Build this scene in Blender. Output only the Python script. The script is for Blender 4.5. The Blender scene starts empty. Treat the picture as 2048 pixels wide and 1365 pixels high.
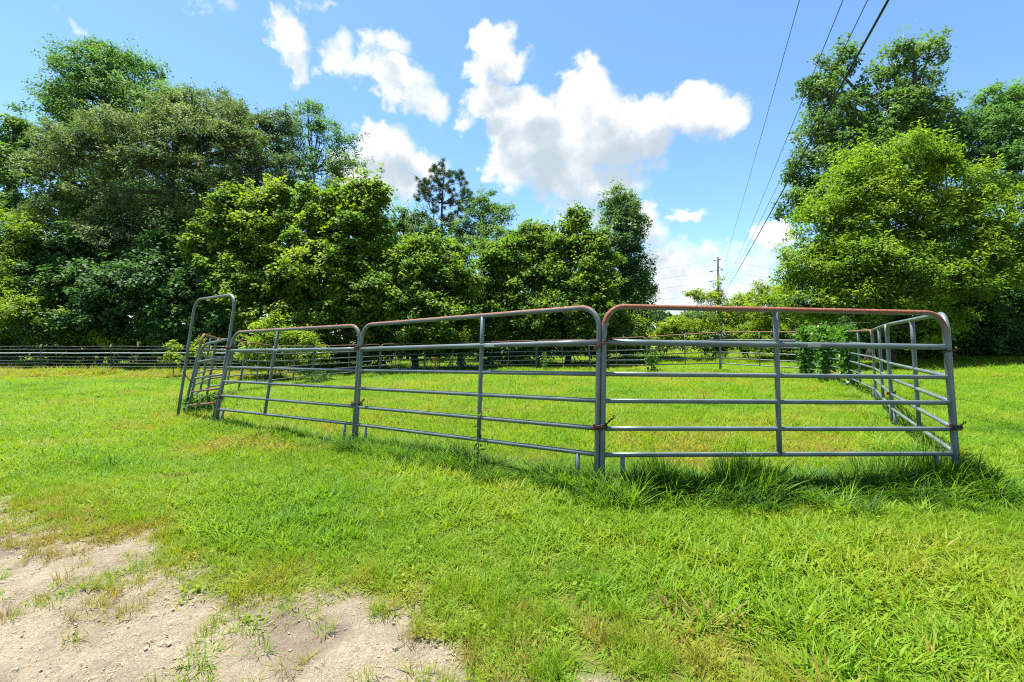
import bpy, math, numpy as np
from mathutils import Vector
R = math.radians
rng = np.random.default_rng(7)
scn = bpy.context.scene
COL = scn.collection

# ------------------------------------------------------------------ camera, sky, sun, exposure
HC = 1.25                      # eye height above the ground at the camera
F, CX, HY = 900.0, 1024.0, 678.0   # focal length, centre and horizon in photo pixels
cam_d = bpy.data.cameras.new('camera'); cam = bpy.data.objects.new('camera', cam_d); COL.objects.link(cam)
cam.location = (0, 0, HC); cam.rotation_euler = (R(90), 0, 0)
cam_d.sensor_width = 36; cam_d.lens = 36 * F / 2048; cam_d.shift_y = -4.5 / 2048
cam_d.clip_start = 0.05; cam_d.clip_end = 4000
scn.camera = cam
SUN_EL, SUN_AZ = R(74), R(-58)
sun_dir = Vector((math.sin(SUN_AZ) * math.cos(SUN_EL), math.cos(SUN_AZ) * math.cos(SUN_EL), math.sin(SUN_EL)))
sd = bpy.data.lights.new('sun', 'SUN'); sd.energy = 5.0; sd.angle = R(0.53); sd.color = (1.0, 0.95, 0.86)
sun = bpy.data.objects.new('sun', sd); COL.objects.link(sun)
sun.rotation_euler = sun_dir.to_track_quat('Z', 'Y').to_euler()
scn.view_settings.view_transform = 'Standard'; scn.view_settings.look = 'None'
scn.view_settings.exposure = 1.72; scn.view_settings.gamma = 1.0
scn.cycles.use_denoising = False; scn.cycles.filter_width = 1.15
scn.cycles.max_bounces = 8; scn.cycles.transmission_bounces = 6; scn.cycles.diffuse_bounces = 4
scn.cycles.transparent_max_bounces = 8
scn.cycles.sample_clamp_indirect = 6

def W(px, py, d):
    """a photo pixel at distance d in front of the camera -> world point"""
    return np.array([(px - CX) / F * d, d, HC + (HY - py) / F * d])

class NT:
    """small helper for node trees"""
    def __init__(s, tree): s.t = tree; s.n = tree.nodes; s.l = tree.links
    def new(s, typ, **kw):
        nd = s.n.new(typ)
        for k, v in kw.items(): setattr(nd, k, v)
        return nd
    def put(s, sock, v):
        if isinstance(v, bpy.types.NodeSocket): s.l.new(v, sock)
        elif v is not None: sock.default_value = v
    def math(s, op, a, b=None, c=None, clamp=False):
        nd = s.new('ShaderNodeMath', operation=op); nd.use_clamp = clamp
        for i, v in enumerate((a, b, c)):
            if v is not None: s.put(nd.inputs[i], v)
        return nd.outputs[0]
    def mrange(s, v, a, b, c=0.0, d=1.0, smooth=True):
        nd = s.new('ShaderNodeMapRange'); nd.interpolation_type = 'SMOOTHSTEP' if smooth else 'LINEAR'
        for i, x in enumerate((v, a, b, c, d)): s.put(nd.inputs[i], x)
        return nd.outputs[0]
    def mix(s, f, a, b, blend='MIX'):
        nd = s.new('ShaderNodeMix', data_type='RGBA', blend_type=blend)
        s.put(nd.inputs[0], f); s.put(nd.inputs[6], a); s.put(nd.inputs[7], b)
        return nd.outputs[2]
    def noise(s, vec, scale, detail=4.0, rough=0.55, dist=0.0, out=0):
        nd = s.new('ShaderNodeTexNoise'); s.put(nd.inputs['Vector'], vec)
        nd.inputs['Scale'].default_value = scale; nd.inputs['Detail'].default_value = detail
        nd.inputs['Roughness'].default_value = rough; nd.inputs['Distortion'].default_value = dist
        return nd.outputs[out]
    def ramp(s, f, stops):
        nd = s.new('ShaderNodeValToRGB'); el = nd.color_ramp.elements
        while len(el) < len(stops): el.new(0.5)
        for e, (p, c) in zip(el, stops): e.position = p; e.color = (*c, 1)
        s.put(nd.inputs[0], f); return nd.outputs[0]

# ---- world: Nishita sky with cumulus clouds given as directions (azimuth, elevation)
world = bpy.data.worlds.new('World'); scn.world = world; world.use_nodes = True
world.node_tree.nodes.clear(); w = NT(world.node_tree)
sky = w.new('ShaderNodeTexSky', sky_type='NISHITA'); sky.sun_disc = False
sky.sun_elevation = SUN_EL; sky.sun_rotation = SUN_AZ; sky.air_density = 1.0; sky.dust_density = 0.35; sky.ozone_density = 2.0
tc = w.new('ShaderNodeTexCoord'); D = tc.outputs['Generated']
sep = w.new('ShaderNodeSeparateXYZ'); w.put(sep.inputs[0], D)
def vadd(a, b, op='ADD'):
    nd = w.new('ShaderNodeVectorMath', operation=op); w.put(nd.inputs[0], a); w.put(nd.inputs[1], b); return nd.outputs[0]
def vscale(a, k):
    nd = w.new('ShaderNodeVectorMath', operation='SCALE'); w.put(nd.inputs[0], a); nd.inputs['Scale'].default_value = k; return nd.outputs[0]
# the direction, ruffled by noise so that the cloud edges billow
n1 = vadd(w.noise(D, 7.0, 3.0, 0.55, out=1), (0.5, 0.5, 0.5), 'SUBTRACT')
n2 = vadd(w.noise(D, 26.0, 5.0, 0.6, out=1), (0.5, 0.5, 0.5), 'SUBTRACT')
Dw = vadd(vadd(D, vscale(n1, 0.09)), vscale(n2, 0.065))
sw = w.new('ShaderNodeSeparateXYZ'); w.put(sw.inputs[0], Dw)
az = w.math('ARCTAN2', sw.outputs[0], sw.outputs[1])
PER = R(120.0)                                         # the same cloudscape goes on round the sky
az = w.math('WRAP', az, PER / 2, -PER / 2)
hor = w.math('SQRT', w.math('ADD', w.math('MULTIPLY', sw.outputs[0], sw.outputs[0]), w.math('MULTIPLY', sw.outputs[1], sw.outputs[1])))
el = w.math('ARCTAN2', sw.outputs[2], hor)
CLOUDS = [  # photo px: x, y, half width, half height, strength
 (578,60,42,52,.9),(600,135,26,46,.8),(672,112,34,42,.75),(690,140,36,30,.7),(762,92,48,28,.85),(745,130,40,34,.7),(800,155,62,38,.95),(850,208,38,30,.85),(820,185,50,34,.9),
 (765,292,66,58,1.3),(835,322,48,44,1.1),(725,345,58,62,1.2),(775,372,74,48,1.1),(740,270,40,30,1.1),
 (985,92,38,42,1.2),(1005,128,52,36,1.2),(955,150,30,34,1.),(975,195,52,42,1.2),(930,235,26,26,.7),(1045,225,72,52,1.3),(1080,285,92,76,1.4),(1175,195,68,62,1.35),(1195,265,110,80,1.4),(1290,235,74,46,1.2),(1255,280,90,60,1.3),(1390,215,66,48,1.2),(1450,225,50,44,1.1),(1370,255,60,34,1.),(1015,345,46,34,1.),(1110,340,96,56,1.2),(1190,370,92,56,.9),(1150,415,88,34,.62),(1060,310,70,60,1.3),
 (1240,372,34,26,.8),(1262,392,22,18,.7),(1308,336,18,12,.6),(1292,430,30,34,1.),(1298,470,40,44,1.),(1322,520,52,46,.9),(1370,560,82,46,.8),(1290,590,90,46,.8),(1385,424,32,14,.75),(1345,430,12,8,.5),(1546,472,44,40,1.),(1515,540,78,46,.8),(1450,580,90,36,.7),
 (380,8,36,20,.55),(452,18,34,26,.5),(128,44,22,14,.5),(640,8,34,16,.45),(1120,466,22,10,.6),(100,500,46,42,.8),(1560,590,70,40,.7),(1410,545,120,50,.62),(1370,600,170,34,.75),(1480,505,60,30,.55),(1180,455,60,22,.5),(690,420,60,30,.6)]
def cloud_field(az, el, skip=1.0):
    tot = None
    for (x, y, rx, ry, st) in CLOUDS:
        u, v = (x - CX) / F, (HY - y) / F
        a0, e0 = math.atan(u), math.atan(v / math.hypot(1, u))
        ra = rx / F / (1 + u * u) * 1.15; re = ry / F / math.hypot(1, u) / (1 + v * v / (1 + u * u)) * 1.15
        da = w.math('MULTIPLY_ADD', az, 1 / ra, -a0 / ra); de = w.math('MULTIPLY_ADD', el, 1 / re, -e0 / re)
        q = w.math('MULTIPLY_ADD', da, da, w.math('MULTIPLY', de, de))
        f = w.math('MULTIPLY_ADD', q, -st, st)
        tot = f if tot is None else w.math('SMOOTH_MAX', tot, f, 0.25)
    return tot
fb = w.noise(D, 13.0, 10.0, 0.66)
f0 = cloud_field(az, el)
dens = w.mrange(w.math('ADD', f0, w.math('MULTIPLY_ADD', fb, 2.6, -1.36)), -0.14, 0.78)
f1 = cloud_field(w.math('ADD', az, -0.02), w.math('ADD', el, 0.055))
under = w.mrange(w.math('ADD', f1, w.math('MULTIPLY_ADD', w.noise(D, 11.0, 8.0, 0.62), 2.4, -1.2)), 0.1, 1.45, 0.0, 1.0)
CL_WHITE, CL_GREY = 4.7, 3.0
ccol = w.mix(under, (CL_WHITE, CL_WHITE * 1.0, CL_WHITE * 1.0, 1), (CL_GREY * .85, CL_GREY * 1.0, CL_GREY * 1.10, 1))
low = w.mrange(sep.outputs[2], 0.0, 0.30, 1.0, 0.0)
skyc = w.mix(1.0, sky.outputs[0], (0.80, 1.0, 1.10, 1), 'MULTIPLY')
col = w.mix(w.math('MULTIPLY', dens, 0.97), skyc, ccol)
bg = w.new('ShaderNodeBackground'); w.put(bg.inputs[0], col); bg.inputs[1].default_value = 0.072
out = w.new('ShaderNodeOutputWorld'); w.put(out.inputs[0], bg.outputs[0])
world.cycles.sampling_method = 'MANUAL'; world.cycles.sample_map_resolution = 512

# ------------------------------------------------------------------ helpers
def tag(o, label=None, cat=None, group=None, kind=None):
    if label: o['label'] = label
    if cat: o['category'] = cat
    if group: o['group'] = group
    if kind: o['kind'] = kind
    return o
def empty(name, loc, rz=0.0):
    o = bpy.data.objects.new(name, None); COL.objects.link(o); o.empty_display_size = 0.2
    o.location = loc; o.rotation_euler = (0, 0, rz); return o
def local(o, P):
    """world points -> the local space of an Empty that has only a location and a turn about z"""
    P = np.asarray(P, float) - np.array(o.location); c, s = math.cos(-o.rotation_euler.z), math.sin(-o.rotation_euler.z)
    return np.stack([P[:, 0] * c - P[:, 1] * s, P[:, 0] * s + P[:, 1] * c, P[:, 2]], 1)
class MB:
    """collects tubes and boxes into one mesh"""
    def __init__(s): s.v = []; s.f = []; s.a = []; s.n = 0
    def add(s, V, Fc, attr=None):
        V = np.asarray(V, float); s.v.append(V); s.f += [[i + s.n for i in f] for f in Fc]; s.n += len(V)
        s.a.append(np.zeros(len(V)) if attr is None else np.broadcast_to(np.asarray(attr, float), (len(V),)))
    def tube(s, pts, rad, sides=8, attr=None, cap=True):
        P = np.asarray(pts, float); n = len(P); rad = np.broadcast_to(np.asarray(rad, float), (n,))
        T = np.gradient(P, axis=0) if n > 2 else np.repeat((P[1] - P[0])[None], 2, 0)
        T /= np.linalg.norm(T, axis=1)[:, None] + 1e-12
        up = np.array([0, 0, 1.0]) if abs(T[0][2]) < 0.9 else np.array([0, 1.0, 0])
        V = []; at = []
        nrm = np.cross(T[0], up); nrm /= np.linalg.norm(nrm)
        for i in range(n):
            nrm = nrm - T[i] * np.dot(nrm, T[i]); nrm /= np.linalg.norm(nrm) + 1e-12
            b = np.cross(T[i], nrm)
            for k in range(sides):
                a = 2 * math.pi * k / sides
                V.append(P[i] + rad[i] * (math.cos(a) * nrm + math.sin(a) * b)); at.append(0 if attr is None else attr[i])
        Fc = [[i * sides + k, i * sides + (k + 1) % sides, (i + 1) * sides + (k + 1) % sides, (i + 1) * sides + k] for i in range(n - 1) for k in range(sides)]
        if cap: Fc += [list(range(sides))[::-1], [(n - 1) * sides + k for k in range(sides)]]
        s.add(V, Fc, at)
    def box(s, lo, hi):
        x0, y0, z0 = lo; x1, y1, z1 = hi
        s.add([(x0,y0,z0),(x1,y0,z0),(x1,y1,z0),(x0,y1,z0),(x0,y0,z1),(x1,y0,z1),(x1,y1,z1),(x0,y1,z1)],
              [[3,2,1,0],[4,5,6,7],[0,1,5,4],[1,2,6,5],[2,3,7,6],[3,0,4,7]])
    def build(s, name, mat, parent=None, smooth=True, attr=None, loc=None):
        V = np.concatenate(s.v)
        if parent is not None and loc is None: V = local(parent, V)
        if loc is not None: V = V - np.asarray(loc)
        me = bpy.data.meshes.new(name); me.from_pydata(V.tolist(), [], s.f); me.update()
        if attr: me.attributes.new(attr, 'FLOAT', 'POINT').data.foreach_set('value', np.concatenate(s.a).astype(np.float32))
        if smooth: me.polygons.foreach_set('use_smooth', [True] * len(me.polygons))
        me.materials.append(mat)
        o = bpy.data.objects.new(name, me); COL.objects.link(o)
        if parent is not None: o.parent = parent
        if loc is not None: o.location = loc
        return o
def quads_object(name, V, mat, parent=None, attrs=None, k=4, origin=None):
    """many separate k-gons from an (n*k,3) array of points; attrs: name -> one float per polygon"""
    V = np.asarray(V, np.float32)
    if origin is not None: V = V - np.asarray(origin, np.float32)
    n = len(V) // k; me = bpy.data.meshes.new(name)
    me.vertices.add(n * k); me.loops.add(n * k); me.polygons.add(n)
    me.vertices.foreach_set('co', V.ravel())
    me.loops.foreach_set('vertex_index', np.arange(n * k, dtype=np.int32))
    me.polygons.foreach_set('loop_start', np.arange(0, n * k, k, dtype=np.int32))
    me.update(calc_edges=True)
    for a, val in (attrs or {}).items():
        me.attributes.new(a, 'FLOAT', 'FACE').data.foreach_set('value', np.asarray(val, np.float32))
    me.materials.append(mat)
    o = bpy.data.objects.new(name, me); COL.objects.link(o)
    if parent is not None: o.parent = parent
    return o
_lat = np.random.default_rng(3).random((64, 64))
def vnoise(x, y):
    x = np.asarray(x, float); y = np.asarray(y, float)
    xi = np.floor(x).astype(int); yi = np.floor(y).astype(int); fx = x - xi; fy = y - yi
    fx = fx * fx * (3 - 2 * fx); fy = fy * fy * (3 - 2 * fy)
    g = lambda a, b: _lat[a % 64, b % 64]
    return (g(xi, yi) * (1 - fx) + g(xi + 1, yi) * fx) * (1 - fy) + (g(xi, yi + 1) * (1 - fx) + g(xi + 1, yi + 1) * fx) * fy
def fbm(x, y, o=4):
    s = 0; a = 0.5; t = 0
    for i in range(o): s = s + a * vnoise(x * 2 ** i + 17 * i, y * 2 ** i + 31 * i); t += a; a *= 0.55
    return s / t

# ------------------------------------------------------------------ materials
def mat(name):
    m = bpy.data.materials.new(name); m.use_nodes = True; m.node_tree.nodes.clear(); t = NT(m.node_tree)
    o = t.new('ShaderNodeOutputMaterial'); return m, t, o
def principled(t, col, rough=0.6, metal=0.0, spec=0.5, normal=None):
    p = t.new('ShaderNodeBsdfPrincipled'); t.put(p.inputs['Base Color'], col); t.put(p.inputs['Roughness'], rough)
    t.put(p.inputs['Metallic'], metal); t.put(p.inputs['Specular IOR Level'], spec)
    if normal is not None: t.put(p.inputs['Normal'], normal)
    return p.outputs[0]
def bump(t, h, strength=0.3, dist=0.01):
    b = t.new('ShaderNodeBump'); b.inputs['Strength'].default_value = strength; b.inputs['Distance'].default_value = dist
    t.put(b.inputs['Height'], h); return b.outputs[0]
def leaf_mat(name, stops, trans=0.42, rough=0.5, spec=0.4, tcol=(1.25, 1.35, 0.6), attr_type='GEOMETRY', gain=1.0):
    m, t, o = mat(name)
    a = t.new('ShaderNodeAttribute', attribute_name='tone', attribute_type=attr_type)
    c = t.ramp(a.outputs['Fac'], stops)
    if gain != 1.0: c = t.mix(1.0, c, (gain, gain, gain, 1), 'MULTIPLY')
    p = principled(t, c, rough, 0, spec)
    tr = t.new('ShaderNodeBsdfTranslucent'); t.put(tr.inputs[0], t.mix(1.0, c, (*tcol, 1), 'MULTIPLY'))
    ms = t.new('ShaderNodeMixShader'); ms.inputs[0].default_value = trans
    t.l.new(p, ms.inputs[1]); t.l.new(tr.outputs[0], ms.inputs[2]); t.l.new(ms.outputs[0], o.inputs[0])
    return m
def simple_mat(name, c1, c2, scale=8, rough=0.7, metal=0.0, spec=0.4, bmp=0.0, stretch=(1, 1, 1)):
    m, t, o = mat(name); tcx = t.new('ShaderNodeTexCoord'); mp = t.new('ShaderNodeMapping'); mp.inputs['Scale'].default_value = stretch
    t.put(mp.inputs[0], tcx.outputs['Object'])
    nz = t.noise(mp.outputs[0], scale, 5, 0.6)
    c = t.mix(t.mrange(nz, 0.35, 0.65), (*c1, 1), (*c2, 1))
    t.l.new(principled(t, c, rough, metal, spec, bump(t, nz, bmp, 0.02) if bmp else None), o.inputs[0]); return m

def pipe_mat(name, rust_lo, rust_hi, up_w=0.55, base=(0.070, 0.094, 0.098)):
    """weathered blue-grey pipe; rust eats in from the top of the upper rail and from the joints (attribute rust, -1..1)"""
    m, t, o = mat(name); tcx = t.new('ShaderNodeTexCoord'); P = tcx.outputs['Object']
    g = t.new('ShaderNodeNewGeometry'); sp = t.new('ShaderNodeSeparateXYZ'); t.put(sp.inputs[0], g.outputs['Normal'])
    at = t.new('ShaderNodeAttribute', attribute_name='rust')
    n = t.noise(P, 7.0, 7, 0.75); n3 = t.noise(P, 55.0, 4, 0.65); ng = t.noise(P, 4.0, 3, 0.5)
    v = t.math('ADD', t.math('MULTIPLY_ADD', sp.outputs[2], up_w, at.outputs['Fac']), t.math('MULTIPLY_ADD', n, 1.3, -0.65))
    v = t.math('ADD', v, t.math('MULTIPLY_ADD', n3, 0.7, -0.35))
    rust = t.mrange(v, rust_lo, rust_hi)
    grey = t.mix(t.mrange(ng, 0.35, 0.7), (*base, 1), (base[0] * 1.5, base[1] * 1.42, base[2] * 1.35, 1))
    scuff = t.mrange(t.noise(P, 30.0, 5, 0.75), 0.62, 0.72)
    grey = t.mix(t.math('MULTIPLY', scuff, 0.5), grey, (0.17, 0.185, 0.18, 1))
    rc = t.mix(t.mrange(n3, 0.3, 0.7), (0.095, 0.027, 0.012, 1), (0.24, 0.082, 0.036, 1))
    c = t.mix(rust, grey, rc)
    ro = t.mrange(rust, 0, 1, 0.42, 0.85)
    t.l.new(principled(t, c, ro, 0.0, 0.5, bump(t, t.math('MULTIPLY_ADD', rust, 0.5, n3), 0.25, 0.002)), o.inputs[0]); return m
M_pipe = pipe_mat('weathered_pipe', 0.35, 0.45)
M_chain = simple_mat('rusty_chain', (0.035, 0.016, 0.011), (0.12, 0.045, 0.025), 60, 0.85)
M_sticker = simple_mat('faded_sticker', (0.42, 0.44, 0.40), (0.30, 0.33, 0.32), 30, 0.6)
M_bark = simple_mat('bark', (0.035, 0.028, 0.022), (0.085, 0.07, 0.055), 6, 0.9, bmp=0.6, stretch=(3, 3, 0.7))
M_pinebark = simple_mat('pine_bark', (0.05, 0.033, 0.025), (0.11, 0.075, 0.055), 5, 0.9, bmp=0.6, stretch=(3, 3, 0.8))
M_deadwood = simple_mat('dead_wood', (0.10, 0.085, 0.07), (0.18, 0.16, 0.14), 6, 0.9)
M_pole = simple_mat('creosoted_wood', (0.025, 0.022, 0.022), (0.06, 0.052, 0.05), 3, 0.85, stretch=(6, 6, 0.5))
M_cable = simple_mat('black_cable', (0.012, 0.012, 0.013), (0.02, 0.02, 0.02), 4, 0.5)
M_wire = simple_mat('galvanised_wire', (0.30, 0.32, 0.32), (0.45, 0.46, 0.46), 10, 0.45, 0.6)
M_tpost = simple_mat('green_post', (0.035, 0.06, 0.05), (0.06, 0.09, 0.075), 14, 0.6)
M_tposttip = simple_mat('white_post_tip', (0.7, 0.7, 0.66), (0.6, 0.6, 0.56), 14, 0.6)
M_insul = simple_mat('yellow_insulator', (0.65, 0.5, 0.04), (0.7, 0.55, 0.06), 14, 0.5)
M_tape = simple_mat('white_rail', (0.62, 0.63, 0.66), (0.5, 0.51, 0.54), 6, 0.5)
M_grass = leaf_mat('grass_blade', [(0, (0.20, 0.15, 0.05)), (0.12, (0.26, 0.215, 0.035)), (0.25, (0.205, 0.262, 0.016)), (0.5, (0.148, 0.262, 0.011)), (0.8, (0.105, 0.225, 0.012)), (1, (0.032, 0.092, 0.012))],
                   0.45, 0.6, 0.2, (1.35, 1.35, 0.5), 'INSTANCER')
M_stone = simple_mat('pale_pebble', (0.20, 0.17, 0.14), (0.30, 0.27, 0.23), 20, 0.9)

# ------------------------------------------------------------------ the pen's joints: px of base, distance, px of top, y of the top rail
PH = 1.52
JOINTS = {
 'A': (1198, 3.67, 1204, 613), 'C': (1919, 3.87, 1893, 627), 'D': (1787, 6.48, 1773, 650), 'E': (1753, 9.17, 1744, 661),
 'F': (1698, 11.9, 1694, 663.5), 'G': (1613, 14.9, 1611, 664), 'H': (1441, 17.6, 1440, 665), 'I': (1296, 19.3, 1293, 674),
 'J': (1181, 21.8, 1177, 680), 'K': (1073, 23.0, 1073, 681.5), 'L': (961, 23.2, 961, 684.5), 'M': (849, 22.8, 850, 687.5),
 'N': (759, 21.2, 761, 689), 'O': (624, 18.8, 629, 693), 'P': (539, 15.8, 545, 692), 'Q': (476, 13.6, 495, 685.5),
 'S': (366, 8.3, 406, 669), 'B2': (424, 6.94, 468, 665), 'B': (708, 5.5, 723, 651)}
JOINTS['R'] = (412, 11.0, 433, 677)
base, topv = {}, {}
for k, (xb, d, xt, yt) in JOINTS.items():
    T = W(xt, yt, d); B = np.array([(xb - CX) / F * d, d, 0.0])
    B[2] = T[2] - math.sqrt(PH ** 2 - (T[0] - B[0]) ** 2); base[k] = B; topv[k] = (T - B) / PH

# ------------------------------------------------------------------ terrain
CTRL = np.array([base[k] for k in base] + [(0,0,0),(-3,2,0),(3,2,0),(-6,4,-.02),(6,3,0),(0,2,0),(-2,3.5,0),
  (-21,20.5,-.35),(-28,20.5,-.3),(-15,20.8,-.42),(-12,12,-.25),(-16,8,-.15),(26,24,.5),(20,14,.2),(14,8,0.0),(30,30,.7),
  (0,30,-.25),(-10,30,-.3),(-20,32,-.4),(10,30,.0),(18,34,.45),(0,60,-.3),(40,70,.4),(-50,40,-.4),(60,30,.9),(-50,15,-.3),(0,-20,0),(40,-10,0),(-40,-10,0),
  (0,200,0),(150,150,1),(-150,150,-1),(200,0,1),(-200,0,-1),(0,-200,0)], float)
def terrain(x, y):
    x = np.asarray(x, float); y = np.asarray(y, float)
    num = np.zeros(x.shape); den = np.zeros(x.shape)
    for cx, cy, cz in CTRL:
        wt = 1.0 / ((x - cx) ** 2 + (y - cy) ** 2 + 1.2) ** 1.7
        num += wt * cz; den += wt
    return num / den
def tz(x, y): return float(terrain(np.array([x]), np.array([y]))[0])
# bare earth in the lower left: signed distance to the edge line of the track, roughened
def dirt(x, y):
    pts = np.array([(-9, 6.2), (-3.97, 3.42), (-2.6, 2.85), (-1.62, 2.42), (-0.95, 2.02), (-0.42, 1.80), (0.05, 1.62), (0.9, 1.2), (3, -0.5)])
    x = np.asarray(x, float); y = np.asarray(y, float)
    ye = np.interp(x, pts[:, 0], pts[:, 1])
    s = (ye - y) * 0.85 - 0.06
    return s + (fbm(x * 1.7 + 5, y * 1.7, 5) - 0.5) * 1.25 + (fbm(x * 6 + 9, y * 6, 3) - 0.5) * 0.35

def spaced(step, n0, growth, lim):
    v = [0.0]; s = step
    while v[-1] < lim:
        v.append(v[-1] + s)
        if len(v) > n0: s *= growth
    return np.array(v)
xs = spaced(0.045, 85, 1.085, 900); xs = np.concatenate([-xs[:0:-1], xs])
ysp = spaced(0.045, 80, 1.07, 1200) + 1.1; yn = 1.1 - spaced(0.3, 5, 1.3, 600)[1:]; ys = np.concatenate([yn[::-1], ysp])
GX, GY = np.meshgrid(xs, ys); GZ = terrain(GX, GY)
DM = dirt(GX, GY); dm = np.clip(DM / 0.35, 0, 1)
GZ = GZ + dm * ((fbm(GX * 7, GY * 7, 4) - 0.5) * 0.035 + (fbm(GX * 2.1, GY * 2.1, 3) - 0.5) * 0.04) * (np.hypot(GX, GY) < 8)
nx, ny = len(xs), len(ys); idx = np.arange(nx * ny).reshape(ny, nx)
q = np.stack([idx[:-1, :-1], idx[:-1, 1:], idx[1:, 1:], idx[1:, :-1]], -1).reshape(-1, 4)
gm = bpy.data.meshes.new('ground')
gm.from_pydata(np.stack([GX, GY, GZ], -1).reshape(-1, 3).tolist(), [], q.tolist()); gm.update()
gm.polygons.foreach_set('use_smooth', [True] * len(gm.polygons))
gm.attributes.new('dirt', 'FLOAT', 'POINT').data.foreach_set('value', np.clip(DM * 1.0, -1, 1).ravel().astype(np.float32))
m, t, o = mat('soil'); tcx = t.new('ShaderNodeTexCoord'); P = tcx.outputs['Object']
at = t.new('ShaderNodeAttribute', attribute_name='dirt')
n1 = t.noise(P, 3.0, 6, 0.6); n2 = t.noise(P, 45.0, 5, 0.7); n4 = t.noise(P, 0.9, 3, 0.5); n5 = t.noise(P, 160.0, 3, 0.6)
n6 = t.noise(P, 17.0, 6, 0.7); n7 = t.noise(P, 75.0, 4, 0.7)
sand = t.mix(t.mrange(n1, 0.35, 0.65), (0.285, 0.238, 0.168, 1), (0.205, 0.168, 0.117, 1))
sand = t.mix(t.mrange(n6, 0.50, 0.64, 0.0, 0.7), sand, (0.18, 0.143, 0.103, 1))
sand = t.mix(t.mrange(n7, 0.54, 0.68, 0.0, 0.8), sand, (0.12, 0.092, 0.067, 1))
sand = t.mix(t.mrange(n5, 0.58, 0.70), sand, (0.42, 0.37, 0.29, 1))
dampc = t.mix(t.mrange(t.noise(P, 1.3, 4, 0.6), 0.52, 0.64), sand, (0.155, 0.122, 0.094, 1))
thatch = t.mix(t.mrange(n2, 0.35, 0.65), (0.08, 0.10, 0.014, 1), (0.15, 0.14, 0.03, 1))
thatch = t.mix(t.mrange(n4, 0.4, 0.65), thatch, (0.085, 0.13, 0.012, 1))
c = t.mix(t.mrange(t.math('MULTIPLY_ADD', n2, 0.25, t.math('ADD', at.outputs['Fac'], -0.125)), -0.12, 0.12), thatch, dampc)
vor = t.new('ShaderNodeTexVoronoi', feature='DISTANCE_TO_EDGE'); t.put(vor.inputs['Vector'], t.noise(P, 6, 3, 0.5, out=1)); vor.inputs['Scale'].default_value = 9
hgt = t.math('ADD', t.math('MULTIPLY_ADD', n6, 1.4, t.math('MULTIPLY', n2, 0.7)), t.math('ADD', t.math('MULTIPLY', n5, 0.3), t.mrange(vor.outputs[0], 0, 0.05, 0, 0.12)))
t.l.new(principled(t, c, 0.95, 0, 0.15, bump(t, hgt, 0.9, 0.03)), o.inputs[0])
gm.materials.append(m)
ground = bpy.data.objects.new('ground', gm); COL.objects.link(ground); tag(ground, 'green field with a bare sandy patch at its near left edge', kind='structure')

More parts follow.
